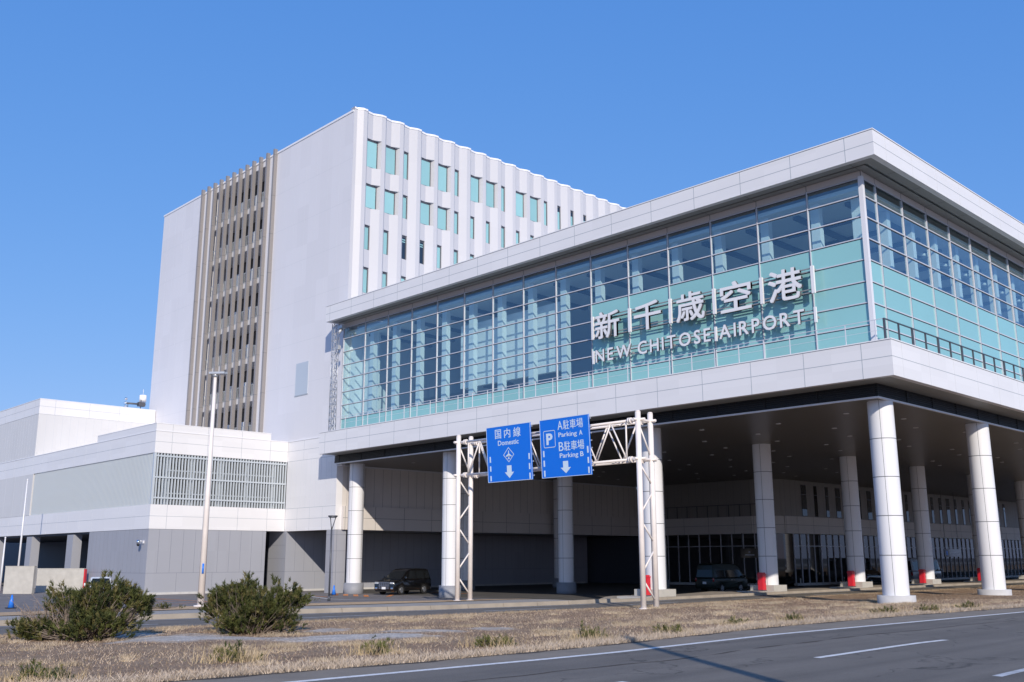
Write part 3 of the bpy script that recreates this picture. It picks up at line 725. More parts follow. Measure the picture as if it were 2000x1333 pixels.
# sign lettering on the glass front
SG = thing('airport_sign', 'large white metal Japanese characters above English lettering mounted on the glass front', 'sign', (0, 0, 0))
YF, YB = .82, .98
def on_front(x, z, d): return (x, YB-d, z)
boxes = {'新': (-18.66, -16.74), '千': (-15.63, -13.65), '歳': (-12.59, -10.66), '空': (-9.63, -7.69), '港': (-6.66, -4.71)}
for ch, (a, b) in boxes.items():
    g = MB(); e_ = .028
    for n_, (sx_, sz_) in enumerate(((0, 0), (-1, -1), (1, 1), (-1, 1), (1, -1))):
        add_text(g, ch, a+e_+sx_*e_, b-e_+sx_*e_, 15.55+e_+sz_*e_, 17.22-e_+sz_*e_, 1, .17-.003*n_, on_front, 0, 1)
    g.build('character', ['letter', 'letter_side'], SG)
widths = {}
def word(txt, x0, x1):
    ws = []
    for ch in txt:
        v, f, nz = text_mesh(ch, 1, .01, 0); ws.append(v[:, 0].max()-v[:, 0].min())
    sc = .76/.727; tot = sum(ws)*sc; gap = (x1-x0-tot)/(len(txt)-1); x = x0
    for ch, wd in zip(txt, ws):
        g = MB(); ov = .012 if ch in 'COSQ' else 0
        e_ = .016
        for n_, (sx_, sz_) in enumerate(((0, 0), (-1, -1), (1, 1), (-1, 1), (1, -1))): add_text(g, ch, x+sx_*e_, x+wd*sc+sx_*e_, 14.19-ov+e_+sz_*e_, 14.95+ov-e_+sz_*e_, 1, .10-.003*n_, on_front, 0, 1)
        g.build('letter', ['letter', 'letter_side'], SG); x += wd*sc+gap
word('NEW', -18.70, -15.98); word('CHITOSE', -15.45, -10.42); word('AIRPORT', -9.83, -4.75)
g = MB()
for z in (17.02, 16.86, 15.92, 15.76): g.box(-18.95, -4.2, 1.04, 1.10, z-.025, z+.025)
for z in (14.82, 14.34): g.box(-18.95, -4.2, 1.04, 1.10, z-.02, z+.02)
for x in (-18.95, -16.06, -13.08, -10.11, -7.13, -4.17):
    g.box(x-.03, x+.03, 1.10, GY-.14, 16.9, 17.0); g.box(x-.03, x+.03, 1.10, GY-.14, 14.4, 14.5)
g.build('rail_frame', 'rail_grey', SG)
for x in (-18.95, -16.06, -13.08, -10.11, -7.13, -4.17):
    g = MB(); g.box(x-.085, x+.085, .90, 1.03, 15.66, 17.10); g.build('separator', 'letter', SG)
for x in (-18.95, -10.11, -4.17):
    g = MB(); g.box(x-.06, x+.06, .92, 1.03, 14.15, 14.95); g.build('separator', 'letter', SG)

# ------------------------------------------------------------------ white tower behind
TW = thing('tower_building', 'tall pale tower block behind the hall with a zigzag side facade of teal windows', 'building', (0, 0, 0))
TX0, TX1, TY, TZ = -84.5, -47.0, 2.05, 40.95
g = MB()
g.box(TX0, -72.6, TY, 4.2, 10, TZ); g.box(-61.35, TX1-.5, TY, 4.2, 10, TZ); g.box(TX1-.5, TX1-.001, TY, TY+.3, 10, TZ); g.box(TX0, TX1-.45, 4.3, 39.9, 10, TZ)
for z in (36.6, 32.8, 29.0, 25.2, 21.4, 17.6): 
    g.box(TX0, -74.9, TY-.003, TY+.01, z-.008, z+.008, 1); g.box(-59.7, TX1, TY-.003, TY+.01, z-.008, z+.008, 1)
for x in frange(-83, -76, 1.75)+frange(-58, -49, 1.8): g.box(x-.006, x+.006, TY-.003, TY+.01, 13, TZ-.01, 1)
g.build('wall', ['tower', 'seam_soft'], TW)
g = MB(); g.box(TX0-.05, TX1-.1, TY-.06, 4.5, TZ, TZ+.18); g.box(TX0-.05, TX0+.6, 4.5, 39.9, TZ, TZ+.18); g.build('coping', 'coping', TW)
g = MB(); g.box(-54.6, -52.6, TY-.03, TY+.02, 16.6, 19.45); g.build('hatch', 'louvre', TW)
g = MB(); g.box(-54.66, -52.54, TY-.035, TY+.0, 16.5, 16.6); g.build('hatch_sill', 'seam', TW)
# fin screen with balconies
FT = [40.35, 36.2, 32.35, 28.5, 24.6, 20.8, 17.05, 13.2]
for i in range(7):
    zt, zs = FT[i], FT[i+1]+.52
    g = MB(); g.box(-72.6, -61.35, TY+.06, 3.9, FT[i+1], zs); g.build('balcony_slab', 'balcony', TW)
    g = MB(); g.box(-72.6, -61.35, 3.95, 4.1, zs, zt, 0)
    for x in (-70.2, -66.8, -63.6): g.box(x-.55, x+.55, 3.9, 3.96, zs, zs+2.1, 1)
    for x in (-68.4, -65.3): g.box(x-.35, x+.35, 3.0, 3.6, zs+.15, zs+1.75, 2)
    g.build('balcony_wall', ['fin_deep', 'pane_dark', 'int_white'], TW)
    g = MB(); g.box(-72.6, -61.35, TY+.16, TY+.20, zs+1.06, zs+1.12); g.box(-72.6, -61.35, TY+.165, TY+.195, zs+.1, zs+.14)
    x = -72.5
    while x < -61.4: g.box(x-.015, x+.015, TY+.165, TY+.195, zs, zs+1.08); x += .22
    g.build('balcony_railing', 'louvre', TW)
g = MB(); g.box(-72.6, -61.35, TY+.02, 4.1, FT[0], TZ); g.build('parapet', 'tower', TW)
fx = [-74.72+1.345*i for i in range(12)]
f0 = None
for i, x in enumerate(fx):
    if f0 is None:
        g = MB(); g.box(-.135, .135, -.34, -.005, 12.6, 41.4, 0)
        for z in FT[:-1]: g.box(-.138, .138, -.343, -.01, z+.43, z+.455, 1)
        f0 = g.build('fin', ['fin', 'seam_dark'], TW); o = f0
    else: o = f0.copy(); COL.objects.link(o)
    o.location = (x, TY, 0)
# zigzag facade
B0, BW, NB = 3.47, 2.025, 18
ZB = 20.5
WIN = [(38.85, 36.2), (34.65, 32.42), (30.85, 28.62), (27.05, 24.75)]
PR = [(0, .08), (.60, 0), (1.35, .30), (1.78, .30), (2.025, .08)]
PN = [(0, .08), (.004, -.14), (.60, -.14), (.604, 0), (1.35, .30), (1.78, .30), (2.025, .08)]
PWD = [(0, .08), (.004, -.10), (1.22, -.10), (1.38, .30), (1.78, .30), (2.025, .08)]
TOPZ = 41.22
fac = MB(); cop = MB()
def strip(y0, prof, z0, z1):
    for (a, p), (b, q) in zip(prof, prof[1:]): fac.face([(TX1+p, y0+a, z0), (TX1+q, y0+b, z0), (TX1+q, y0+b, z1), (TX1+p, y0+a, z1)])
wins = []
cprof = [(-1.43, 0), (-1.1, 0), (-.62, .30), (-.22, .30), (0, .08)]
cprof[0] = (-1.42, 0); strip(B0, cprof, ZB, TOPZ)
for b in range(NB):
    y0 = B0+BW*b; zc = TOPZ
    for r, (zt, zb) in enumerate(WIN):
        wide = (r < 2 and b % 3 != 2 and b < (12 if r == 0 else 6))
        if b >= 12 and r == 0: wide = False
        strip(y0, PR, zt, zc); pf = PWD if wide else PN; strip(y0, pf, zb, zt); zc = zb
        cap = [(0, .08), (.60, 0), (1.35, .30), (1.38, .30), (1.22, -.10), (.004, -.10)] if wide else [(0, .08), (.60, 0), (.60, -.14), (.004, -.14)]
        for z, rev in ((zt, False), (zb, True)):
            pts = [(TX1+p, y0+a, z) for a, p in cap]; fac.face(pts if rev else pts[::-1])
        wins.append((b, r, y0, zt, zb, wide))
    strip(y0, PR, ZB, zc)
# horizontal joints
for z in (40.0, 36.1, 33.3, 29.5, 25.6):
    pr = [(a, p+.004) for a, p in PR]
    for b in range(NB):
        if z > 34 and b % 3 != 2 and b < 12: pr2 = pr[3:]
        else: pr2 = pr[2:]
        y0 = B0+BW*b
        for (a, p), (c_, q) in zip(pr2, pr2[1:]): fac.face([(TX1+p, y0+a, z-.012), (TX1+q, y0+c_, z-.012), (TX1+q, y0+c_, z+.012), (TX1+p, y0+a, z+.012)], 1)
fac.build('zigzag_facade', ['facade', 'seam_soft'], TW)
for b in range(-1, NB):
    pr = cprof if b < 0 else PR; y0 = B0+BW*max(b, 0)
    for (a, p), (c_, q) in zip(pr, pr[1:]):
        i0, i1 = -.5, -.5
        z0, z1 = TOPZ, TOPZ+.17
        cop.face([(TX1+p+.05, y0+a, z0), (TX1+q+.05, y0+c_, z0), (TX1+q+.05, y0+c_, z1), (TX1+p+.05, y0+a, z1)])
        cop.face([(TX1+p+.05, y0+a, z1), (TX1+q+.05, y0+c_, z1), (TX1-.6, y0+c_, z1), (TX1-.6, y0+a, z1)])
        cop.face([(TX1+p+.05, y0+a, z0), (TX1-.6, y0+a, z0), (TX1-.6, y0+c_, z0), (TX1+q+.05, y0+c_, z0)])
cop.build('facade_coping', 'coping', TW)
for b, r, y0, zt, zb, wide in wins:
    wd, dp = (1.21, -.09) if wide else (.59, -.13); x = TX1+dp
    ya, yb = y0+.012, y0+wd-.01
    f = MB(); t = .05
    f.box(x, x+.05, ya, ya+t, zb+.01, zt-.01); f.box(x, x+.05, yb-t*1.6, yb, zb+.01, zt-.01); f.box(x, x+.05, ya+t, yb-t*1.6, zt-.17, zt-.01); f.box(x, x+.05, ya+t, yb-t*1.6, zb+.01, zb+.06)
    w_ = f.build('window', 'dark_steel', TW)
    dark = (r == 2 and b in (2, 3))
    p = MB(); p.box(x, x+.015, ya+t, yb-t*1.6, zb+.06, zt-.17, 0)
    if dark:
        for k in range(2): p.box(x+.012, x+.02, ya+t, yb-t*1.6, zt-.42-.2*k, zt-.33-.2*k, 1)
    elif b >= 12 and r == 0: p.box(x+.012, x+.02, ya+t, yb-t*1.6, zt-.62, zt-.17, 2)
    p.build('pane', ['pane_dark' if dark else 'pane_teal', 'pane_teal', 'pane_dark'], w_)

# ------------------------------------------------------------------ annex in front of the tower
AN = thing('annex_building', 'low white annex with grey ground storey and long louvred bands at the left', 'building', (0, 0, 0))
AX, AY = -55.23, -9.92
g = MB()
g.box(-120, AX, AY, .28, 10.85, 12.56, 0); g.box(-120, AX, .28, 1.99, 10.85, 12.56, 0)
g.box(-120, AX+.03, AY-.03, 1.99, 12.56, 12.62, 2)
for z in (11.73,): g.box(-120, AX+.004, AY-.004, 1.98, z-.013, z+.013, 1)
for u in frange(-118, -55.9, 2.72): g.box(u-.010, u+.010, AY-.005, AY+.01, 10.85, 12.55, 3)
for v in (-8.55, -5.5, -2.45, .27): g.box(AX-.01, AX+.005, v-.012, v+.012, 10.85, 12.55, 1)
g.build('upper_band', ['white', 'seam', 'coping', 'seam_soft'], AN)
g = MB(); g.box(-67, AX-.002, AY+.002, .27, 12.625, 13.16, 0); g.box(-67.02, AX+.02, AY-.02, .29, 13.16, 13.21, 1)
for v in (-8.55, -5.5, -2.45): g.box(AX-.01, AX+.003, v-.012, v+.012, 12.63, 13.16, 2)
g.build('raised_parapet', ['white', 'coping', 'seam'], AN)
g = MB(); g.box(-120, AX, AY, 1.99, 4.96, 6.83, 0); g.box(-120, AX+.004, AY-.004, 1.98, 5.93, 5.956, 1)
for u in frange(-118, -55.9, 2.72): g.box(u-.010, u+.010, AY-.005, AY+.01, 4.96, 6.83, 3)
for v in (-8.55, -5.5, -2.45, .27): g.box(AX-.01, AX+.005, v-.012, v+.012, 4.96, 6.83, 1)
g.build('lower_band', ['white', 'seam', 'coping', 'seam_soft'], AN)
g = MB(); g.box(-120, -82.4, AY-.02, AY+.4, 6.84, 10.84); vpanel_wall(g, 'y', AY-.02, -120, -82.4, 6.84, 10.84, 2.7, 1); g.build('side_wall', ['beige_panel', 'seam_soft'], AN)
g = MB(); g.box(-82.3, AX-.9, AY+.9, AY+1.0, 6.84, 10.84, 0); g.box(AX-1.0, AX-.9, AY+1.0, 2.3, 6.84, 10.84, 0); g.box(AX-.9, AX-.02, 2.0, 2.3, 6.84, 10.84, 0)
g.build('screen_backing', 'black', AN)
for y in (-8.6, -6.6, -4.1, -1.6, .9):
    g = MB(); g.box(AX-.55, AX-.35, y-.17, y+.17, 6.84, 10.84, 0); g.build('screen_post', 'louvre', AN)
for z in (9.55, 7.75, 7.35):
    g = MB(); g.box(AX-.34, AX-.25, -8.7, 1.0, z-.05, z+.05, 0); g.build('screen_rail', 'louvre', AN)
for x in frange(-81, -57, 4):
    g = MB(); g.box(x-.15, x+.15, AY+.35, AY+.55, 6.84, 10.84, 0); g.build('screen_post', 'louvre', AN)
g = MB(); v = AY+.10
while v < 1.97: g.box(AX-.19, AX-.04, v-.05, v+.05, 6.84, 10.84); v += .255
for z in (10.62, 8.95, 7.35): g.box(AX-.04, AX-.005, AY+.03, 1.95, z-.06, z+.06)
g.build('louvre_screen', 'louvre', AN)
g = MB(); u = AX-.3
while u > -82.3: g.box(u-.05, u+.05, AY+.04, AY+.19, 6.84, 10.84); u -= .255
for z in (10.62, 8.95, 7.35): g.box(-82.35, AX-.2, AY+.19, AY+.23, z-.06, z+.06)
g.box(AX-.2, AX-.01, AY+.01, AY+.20, 6.84, 10.84)
g.build('louvre_screen', 'louvre', AN)
g = MB(); g.box(-67, AX-.03, AY+.03, .28, -.1, 4.95, 0)
u = -66.2
while u < AX-.4: g.box(u-.010, u+.010, AY+.026, AY+.04, 1.62, 4.95, 1); u += .82
v = AY+.9
while v < .2: g.box(AX-.04, AX-.026, v-.011, v+.011, 1.62, 4.95, 1); v += 1.0
g.box(-67, AX-.026, AY+.025, .28, 1.60, 1.625, 1)
for u in (-63.5, -59.5): g.box(u-.01, u+.01, AY+.026, AY+.04, 0, 1.6, 1)
for v in (-7.4, -4.4, -1.4): g.box(AX-.04, AX-.026, v-.011, v+.011, 0, 1.6, 1)
g.box(-67, AX+.02, AY-.02, .3, -.1, .16, 2)
g.build('ground_storey', ['grey_wall', 'grey_seam', 'concrete'], AN)
g = MB(); g.box(-190, -67.01, 3.0, 3.3, -.1, 4.95, 0); g.box(-120, -67.01, AY+.3, 3.0, 4.80, 4.95, 0); g.build('undercroft', 'int_dark', AN)
p0 = None
for x in (-71.38, -81.85, -92.3, -102.8):
    if p0 is None:
        g = MB(); g.box(-.70, .70, 0, .78, -.1, 4.79); p0 = g.build('pillar', 'grey_wall', AN); o = p0
    else: o = p0.copy(); COL.objects.link(o)
    o.location = (x, AY+.05, 0)
SB = thing('service_block', 'plain white box shaped block rising behind the annex roof at far left', 'building', (0, 0, 0))
g = MB(); QX = -82.7
g.box(-125, QX, -9.9, 1.98, 12.63, 16.85, 0); vpanel_wall(g, 'x', QX, -9.9, 1.98, 12.63, 16.85, .78, 1); vpanel_wall(g, 'y', -9.9, -125, QX, 12.63, 16.85, .78, 1)
g.build('wall', ['beige_panel', 'seam_soft'], SB)
g = MB(); g.box(-125, QX+.02, -9.92, 1.98, 16.86, 18.34, 0); g.box(-125, QX+.05, -9.95, 2.0, 18.34, 18.4, 2)
g.box(-125, QX+.024, -9.924, 1.97, 17.62, 17.646, 1); g.box(-125, QX+.01, -9.91, 1.97, 16.845, 16.862, 1)
for v in (-8.4, -5.0, -1.9, 1.2): g.box(QX, QX+.025, v-.012, v+.012, 16.86, 18.33, 1)
for u in frange(-122, -84, 3): g.box(u-.01, u+.01, -9.925, -9.9, 16.86, 18.33, 1)
g.build('fascia', ['white', 'seam', 'coping'], SB)
# rooftop equipment
t = thing('rooftop_antenna', 'small dark bracket with silver camera head and white drum on the block roof', 'antenna', (-83.4, .2, 18.4))
g = MB(); g.tube((0, .4, 0), (0, .4, 1.05), .05, n=8); g.tube((0, -1.2, .55), (0, .9, .6), .10, n=8); g.box(-.25, .25, .1, .8, .35, .8); g.tube((0, -1.0, 0), (0, -1.0, .6), .04, n=8); g.build('bracket', 'dark_steel', t)
g = MB(); g.sphere((0, -1.25, 1.0), .16); g.sphere((0, -1.25, .6), .14); g.sphere((0, -1.25, .25), .13); g.build('camera_head', 'chrome', t)
g = MB(); g.tube((-.4, .75, .95), (-.4, .75, 1.65), .36, n=20); g.tube((-.4, .75, 1.75), (-.4, .75, 2.3), .02, n=6); g.build('drum', 'int_white', t)
t = thing('security_camera', 'silver dome security camera on the grey annex wall', 'camera', (-56.0, AY+.02, 3.95))
g = MB(); g.box(-.12, .12, -.08, 0, -.1, .12); g.tube((0, -.05, .05), (0, -.42, .12), .045, n=8); g.build('bracket', 'alu_white', t)
g = MB(); g.tube((0, -.42, .16), (0, -.42, -.16), .12, .14, n=12); g.build('housing', 'chrome', t)
g = MB(); g.sphere((0, -.42, -.19), .12); g.build('dome', 'car_black', t)

# ------------------------------------------------------------------ sign gantry over the side road
GT = thing('sign_gantry', 'cream painted lattice steel gantry carrying two blue road signs over the side road', 'gantry', (0, 0, 0))
YA, YBk = -8.15, -7.25; XLg, XRg = -20.85, -8.40; ZG = .45
for x in (XLg, XRg):
    for y in (YA, YBk):
        g = MB(); g.tube((x, y, ZG-.2), (x, y, 9.18), .128, n=16); g.tube((x, y, 9.18), (x, y, 9.24), .135, .09, n=16); g.tube((x, y, ZG-.1), (x, y, ZG+.06), .2, n=16); g.build('post', 'gantry', GT)
    g = MB(); z = .75; fl = False
    while z < 6.6:
        a, b = (YA, YBk) if fl else (YBk, YA); g.tube((x, a, z), (x, b, z+1.0), .042, n=8); z += 1.28; fl = not fl
    g.tube((x, YA, 8.7), (x, YBk, 7.1), .042, n=8); g.build('post_lattice', 'gantry', GT)
for z in (8.82, 7.04):
    for y in (YA+.05, YBk-.05):
        g = MB(); g.tube((XLg-.35, y, z), (XRg+.35, y, z), .062, n=12)
        for x, s in ((XLg, 1), (XRg, -1)):
            g.tube((x+s*.42, y, z), (x+s*.5, y, z), .14, n=14); g.tube((x+s*.53, y, z), (x+s*.61, y, z), .14, n=14); g.tube((x+s*.2, y, z), (x+s*.42, y, z), .075, n=10)
        g.tube((-14.5, y, z), (-14.42, y, z), .13, n=14); g.tube((-14.40, y, z), (-14.32, y, z), .13, n=14)
        g.build('chord', 'gantry', GT)
    g = MB(); 
    for x in (XLg, XRg): g.tube((x, YA-.32, z), (x, YBk+.32, z), .06, n=12)
    n = 11
    for i in range(n):
        a = XLg+.7+(XRg-XLg-1.4)*i/n; b = XLg+.7+(XRg-XLg-1.4)*(i+1)/n
        g.tube((a, YA+.05 if i % 2 else YBk-.05, z), (b, YBk-.05 if i % 2 else YA+.05, z), .03, n=7)
    g.build('cross_brace', 'gantry', GT)
for y, ph in ((YA+.05, 0), (YBk-.05, 1)):
    g = MB(); n = 12; xs = frange(XLg+.75, XRg-.75, (XRg-XLg-1.5)/n)
    for i, (a, b) in enumerate(zip(xs, xs[1:])):
        za, zb = (8.80, 7.06) if (i+ph) % 2 else (7.06, 8.80); g.tube((a, y, za), (b, y, zb), .038, n=8)
    for x in (xs[0], xs[-1], xs[6]): g.tube((x, y, 7.04), (x, y, 8.82), .04, n=8)
    g.build('truss_web', 'gantry', GT)

def road_sign(label, x0, content):
    """sheet 3.22 x 2.83 m, its top leaning a little towards the traffic"""
    W_, H_ = 3.23, 2.84
    t = thing('direction_sign', label, 'road sign', (x0, -8.55, 6.46)); t.rotation_euler = (R(3.4), 0, 0)
    g = MB(); g.box(0, W_, 0, .05, 0, H_)
    g.build('panel', 'signblue', t)
    g = MB(); e = .022
    for a in ((0, W_, 0, e), (0, W_, H_-e, H_), (0, e, e, H_-e), (W_-e, W_, e, H_-e)): g.box(a[0], a[1], -.006, 0.002, a[2], a[3])
    g.build('border', 'signtext', t)
    g = MB()
    for z in frange(.2, H_-.2, .35): g.box(.03, W_+.06, .052, .10, z-.03, z+.03)
    g.build('stiffener', 'signback', t)
    T = lambda u: u*W_; V = lambda v: H_-v*H_
    def put(name, fn): 
        g = MB(); fn(g); g.build(name, 'signtext', t)
    def place(x, z, d): return (x, -.004-d, z)
    def txt(s, u0, u1, v0, v1, off=.02): put('lettering', lambda g: add_text(g, s, T(u0), T(u1), V(v1), V(v0), 1, .005, place, 0, None, off))
    def arrow(uc, v0, v1):
        def fn(g):
            c = T(uc); top, bot = V(v0), V(v1); mid = top-(top-bot)*.52; hw = .17; hd = .34
            g.face([(c-hw, -.009, top), (c-hw, -.009, mid), (c+hw, -.009, mid), (c+hw, -.009, top)]); g.face([(c-hd, -.009, mid), (c, -.009, bot), (c+hd, -.009, mid)])
        put('arrow', fn)
    def dashes(u, vs):
        for v0, v1 in vs: put('lane_dash', lambda g: g.box(T(u)-.042, T(u)+.042, -.009, .001, V(v1), V(v0)))
    content(txt, put, arrow, dashes, T, V, place)
    return t
def c1(txt, put, arrow, dashes, T, V, place):
    txt('国', .205, .345, .058, .225, .006); txt('内', .415, .555, .058, .225, .006); txt('線', .625, .785, .055, .228, .006)
    txt('Domestic', .265, .735, .262, .352, .010)
    def diamond(g):
        c, m = T(.50), V(.53); a, b = .40, .385; e = .035
        o = [(c-a, m), (c, m-b), (c+a, m), (c, m+b)]; i = [(c-a+e*1.4, m), (c, m-b+e*1.4), (c+a-e*1.4, m), (c, m+b-e*1.4)]
        for k in range(4):
            j = (k+1) % 4; g.face([(o[k][0], -.009, o[k][1]), (o[j][0], -.009, o[j][1]), (i[j][0], -.009, i[j][1]), (i[k][0], -.009, i[k][1])])
    put('diamond', diamond)
    def plane(g):
        c, m = T(.50), V(.53); h = [(0, .23), (.03, .19), (.034, .06), (.215, -.06), (.215, -.10), (.034, -.035), (.026, -.15), (.08, -.19), (.08, -.22), (0, -.195)]
        for (x1, z1), (x2, z2) in zip(h, h[1:]):
            for s in (1, -1):
                q = [(c, -.009, m+z1), (c+s*x1, -.009, m+z1), (c+s*x2, -.009, m+z2), (c, -.009, m+z2)]
                g.face(q if s < 0 else q[::-1])
    put('aircraft', plane)
    arrow(.50, .72, .945); dashes(.07, ((.535, .64), (.705, .80), (.88, .975))); dashes(.95, ((.54, .645), (.715, .82), (.88, .985)))
def c2(txt, put, arrow, dashes, T, V, place):
    txt('A', .375, .475, .055, .205, .0); txt('駐', .49, .61, .05, .21, .004); txt('車', .625, .745, .05, .21, .004); txt('場', .755, .885, .05, .21, .004)
    txt('Parking', .385, .755, .252, .355, .010); txt('A', .80, .865, .252, .333, .014)
    txt('B', .38, .475, .415, .565, .0); txt('駐', .49, .61, .41, .57, .004); txt('車', .625, .745, .41, .57, .004); txt('場', .755, .885, .41, .57, .004)
    txt('Parking', .39, .76, .605, .708, .010); txt('B', .80, .865, .605, .686, .014)
    def pbox(g):
        x0, x1, z0, z1 = T(.072), T(.318), V(.49), V(.195); e = .032; c = .09
        def ring(x0, x1, z0, z1, c):
            pts = []
            for cx_, cz_, a0 in ((x1-c, z1-c, 0), (x0+c, z1-c, 90), (x0+c, z0+c, 180), (x1-c, z0+c, 270)):
                for k in range(5): a = R(a0+22.5*k); pts.append((cx_+c*math.cos(a), cz_+c*math.sin(a)))
            return pts
        o = ring(x0, x1, z0, z1, c); i = ring(x0+e, x1-e, z0+e, z1-e, c-e)
        for k in range(len(o)):
            j = (k+1) % len(o); g.face([(o[j][0], -.009, o[j][1]), (o[k][0], -.009, o[k][1]), (i[k][0], -.009, i[k][1]), (i[j][0], -.009, i[j][1])][::-1])
    put('parking_frame', pbox)
    txt('P', .13, .26, .245, .44, .035)
    arrow(.50, .74, .945); dashes(.06, ((.535, .64), (.70, .805), (.87, .975))); dashes(.95, ((.53, .64), (.71, .81), (.87, .975)))
road_sign('blue overhead sign with a white aircraft in a diamond above a down arrow', -18.02, c1)
road_sign('blue overhead sign with a boxed white letter P above a down arrow', -14.13, c2)

# ------------------------------------------------------------------ lamps, poles, walls, cones, cabinets
def street_lamp(label, x, y, z, h, arm=1):
    t = thing('street_lamp', label, 'street lamp', (x, y, z), R(44))
    g = MB(); g.tube((0, 0, 0), (0, 0, h), .175, .072, n=18); g.tube((0, 0, -.1), (0, 0, .12), .33, n=18); g.build('pole', 'gantry', t)
    g = MB(); g.tube((0, 0, h-.12), (0, 0, h+.05), .12, n=12); g.prism([(-.30, -.16), (.50, -.20), (.62, 0), (.50, .20), (-.30, .16)], h+.03, h+.13); g.build('lamp_head', 'steel', t)
    g = MB(); g.box(-.1, .45, -.14, .14, h+.005, h+.03); g.build('lens', 'int_white', t)
    return t
lp = street_lamp('tall cream tapering street lamp pole with a flat head standing left of the right bush', -26.6, -19.7, .34, 11.55)
g = MB(); g.tube((.056, -.155, 1.62), (.053, -.143, 2.1), .05, .05, n=8); o = g.build('number_plate', 'cone', lp)
l2 = dup(lp, (19.9, -35.6, .98), label='tall street lamp outside the picture whose long thin shadow crosses the near road')
for c in list(l2.children): pass
t = thing('post_lamp', 'slim dark grey post lamp with a disc head on two struts beside the entrance pier', 'lamp', (-32.25, -8.54, .17), R(44))
g = MB(); g.tube((0, 0, 0), (0, 0, 4.25), .055, n=12); g.tube((0, 0, 0), (0, 0, .3), .10, .06, n=12); g.build('post', 'dark_steel', t)
g = MB(); g.tube((0, 0, 4.2), (-.10, 0, 4.98), .028, n=8); g.tube((0, 0, 4.2), (.24, 0, 4.98), .028, n=8); g.build('strut', 'dark_steel', t)
g = MB(); g.tube((.05, 0, 4.96), (.05, 0, 5.03), .22, .29, n=20); g.tube((.05, 0, 5.03), (.05, 0, 5.09), .29, n=20); g.build('lamp_disc', 'dark_steel', t)
for (x, y, z1, lab) in ((-74, -13.1, 9.6, 'tall thin silver flagpole rising behind the left slab wall'), (-74.4, -14.3, 4.5, 'short thin silver pole leaning beside the taller flagpole')):
    g = MB(); g.tube((0, 0, 0), (0, 0, z1), .10, .05, n=10); g.sphere((0, 0, z1+.04), .08); o = g.build('flagpole', 'alu_white', None, (x, y, 0)); tag(o, lab, 'flagpole')
def slab_wall(label, a, b, h):
    d = Vector((b[0]-a[0], b[1]-a[1])); ln = d.length
    t = thing('slab_wall', label, 'wall', (a[0], a[1], 0), math.atan2(d.y, d.x))
    g = MB(); g.box(0, ln, 0, .35, -.1, h); g.build('slab', 'concrete_beige', t)
    g = MB(); g.box(-.02, ln+.02, -.02, .37, h, h+.05); g.build('cap', 'concrete_beige', t); return t, ln
slab_wall('pale concrete slab wall at the left edge of the plaza', (-66.7, -16.4), (-64.9, -14.8), 2.1)
t, ln = slab_wall('longer pale concrete slab wall with a red end strip', (-68.6, -13.3), (-65.6, -10.6), 1.88)
g = MB(); g.box(ln+.01, ln+.10, .02, .33, .3, 1.86); g.build('red_strip', 'red', t)
# blue cones
cn = thing('traffic_cone', 'blue traffic cone on the plaza in front of the slab walls', 'traffic cone', (-39.48, -24.3, plaza_z(-39.48, -24.3)), 0, 'blue traffic cones')
g = MB(); g.tube((0, 0, .04), (0, 0, .72), .17, .035, n=16, caps=True); g.build('cone', 'cone', cn)
g = MB(); g.box(-.24, .24, -.24, .24, 0, .045); g.build('foot', 'rubber', cn)
dup(cn, (-39.6, -21.5, plaza_z(-39.6, -21.5)), label='blue traffic cone half hidden behind the left bush')
dup(cn, (-44.3, -.1, plaza_z(-44.3, -.1)), label='blue traffic cone standing by the grey entrance pier')
# red cabinets beside the columns
rb = thing('red_cabinet', 'red cabinet beside the column right of the dark green van', 'cabinet', (-16.2, 14.93-1.05, .56), 0, 'red cabinets by the columns')
g = MB(); g.box(-.19, .19, -.19, .19, .06, 1.02); g.build('body', 'red', rb)
g = MB(); g.prism([(-.215, -.215), (.215, -.215), (.215, .215), (-.215, .215)], 1.02, 1.08); g.box(-.17, .17, -.17, .17, 1.08, 1.16); g.build('hood', 'red', rb)
g = MB(); g.box(.191, .205, -.15, .15, .12, .96); g.box(-.15, .15, -.205, -.191, .12, .96); g.build('door', 'red', rb)
g = MB(); g.box(.206, .225, .09, .12, .5, .66); g.box(-.2, .2, -.2, .2, 0, .06); g.build('handle', 'dark_steel', rb)
dup(rb, (-16.2, 2.93-1.05, .56), label='red cabinet partly hidden behind the right legs of the gantry')
dup(rb, (-16.2, 26.93-1.05, .56), label='red cabinet beside the column left of the large front corner column')
dup(rb, (-16.2, 38.93-1.05, .56), label='red cabinet beside the column between the two large front columns')
dup(rb, (-16.2, 50.93-1.05, .56), label='red cabinet touching the left side of the rightmost large front column')
# small delineator posts at the storefront
b0 = thing('marker_post', 'short pale marker post left of the second red cabinet column', 'post', (-30.2, 43.0, 0), 0, 'marker posts by the shop front')
g = MB(); g.tube((0, 0, 0), (0, 0, .75), .07, .05, n=10); g.build('post', 'concrete', b0); g = MB(); g.tube((0, 0, 0), (0, 0, .06), .2, n=12); g.build('foot', 'rubber', b0)
dup(b0, (-30.2, 51.5, 0), label='short pale marker post just left of the red cabinet by the third column')
t = thing('hanging_sign', 'black hanging sign in front of the shop glass left of a column', 'sign', (-32.4, 38.0, 2.66))
g = MB(); g.box(-.98, .98, -.05, .05, 0, .85); g.build('panel', 'car_black', t); g = MB(); g.box(-.8, -.76, -.02, .02, .85, 2.3); g.box(.76, .8, -.02, .02, .85, 2.3); g.build('hanger', 'dark_steel', t)
g = MB(); g.box(-.5, .5, -.056, -.05, .22, .30); g.box(-.08, .08, -.056, -.05, .45, .58); g.build('marking', 'alu', t)
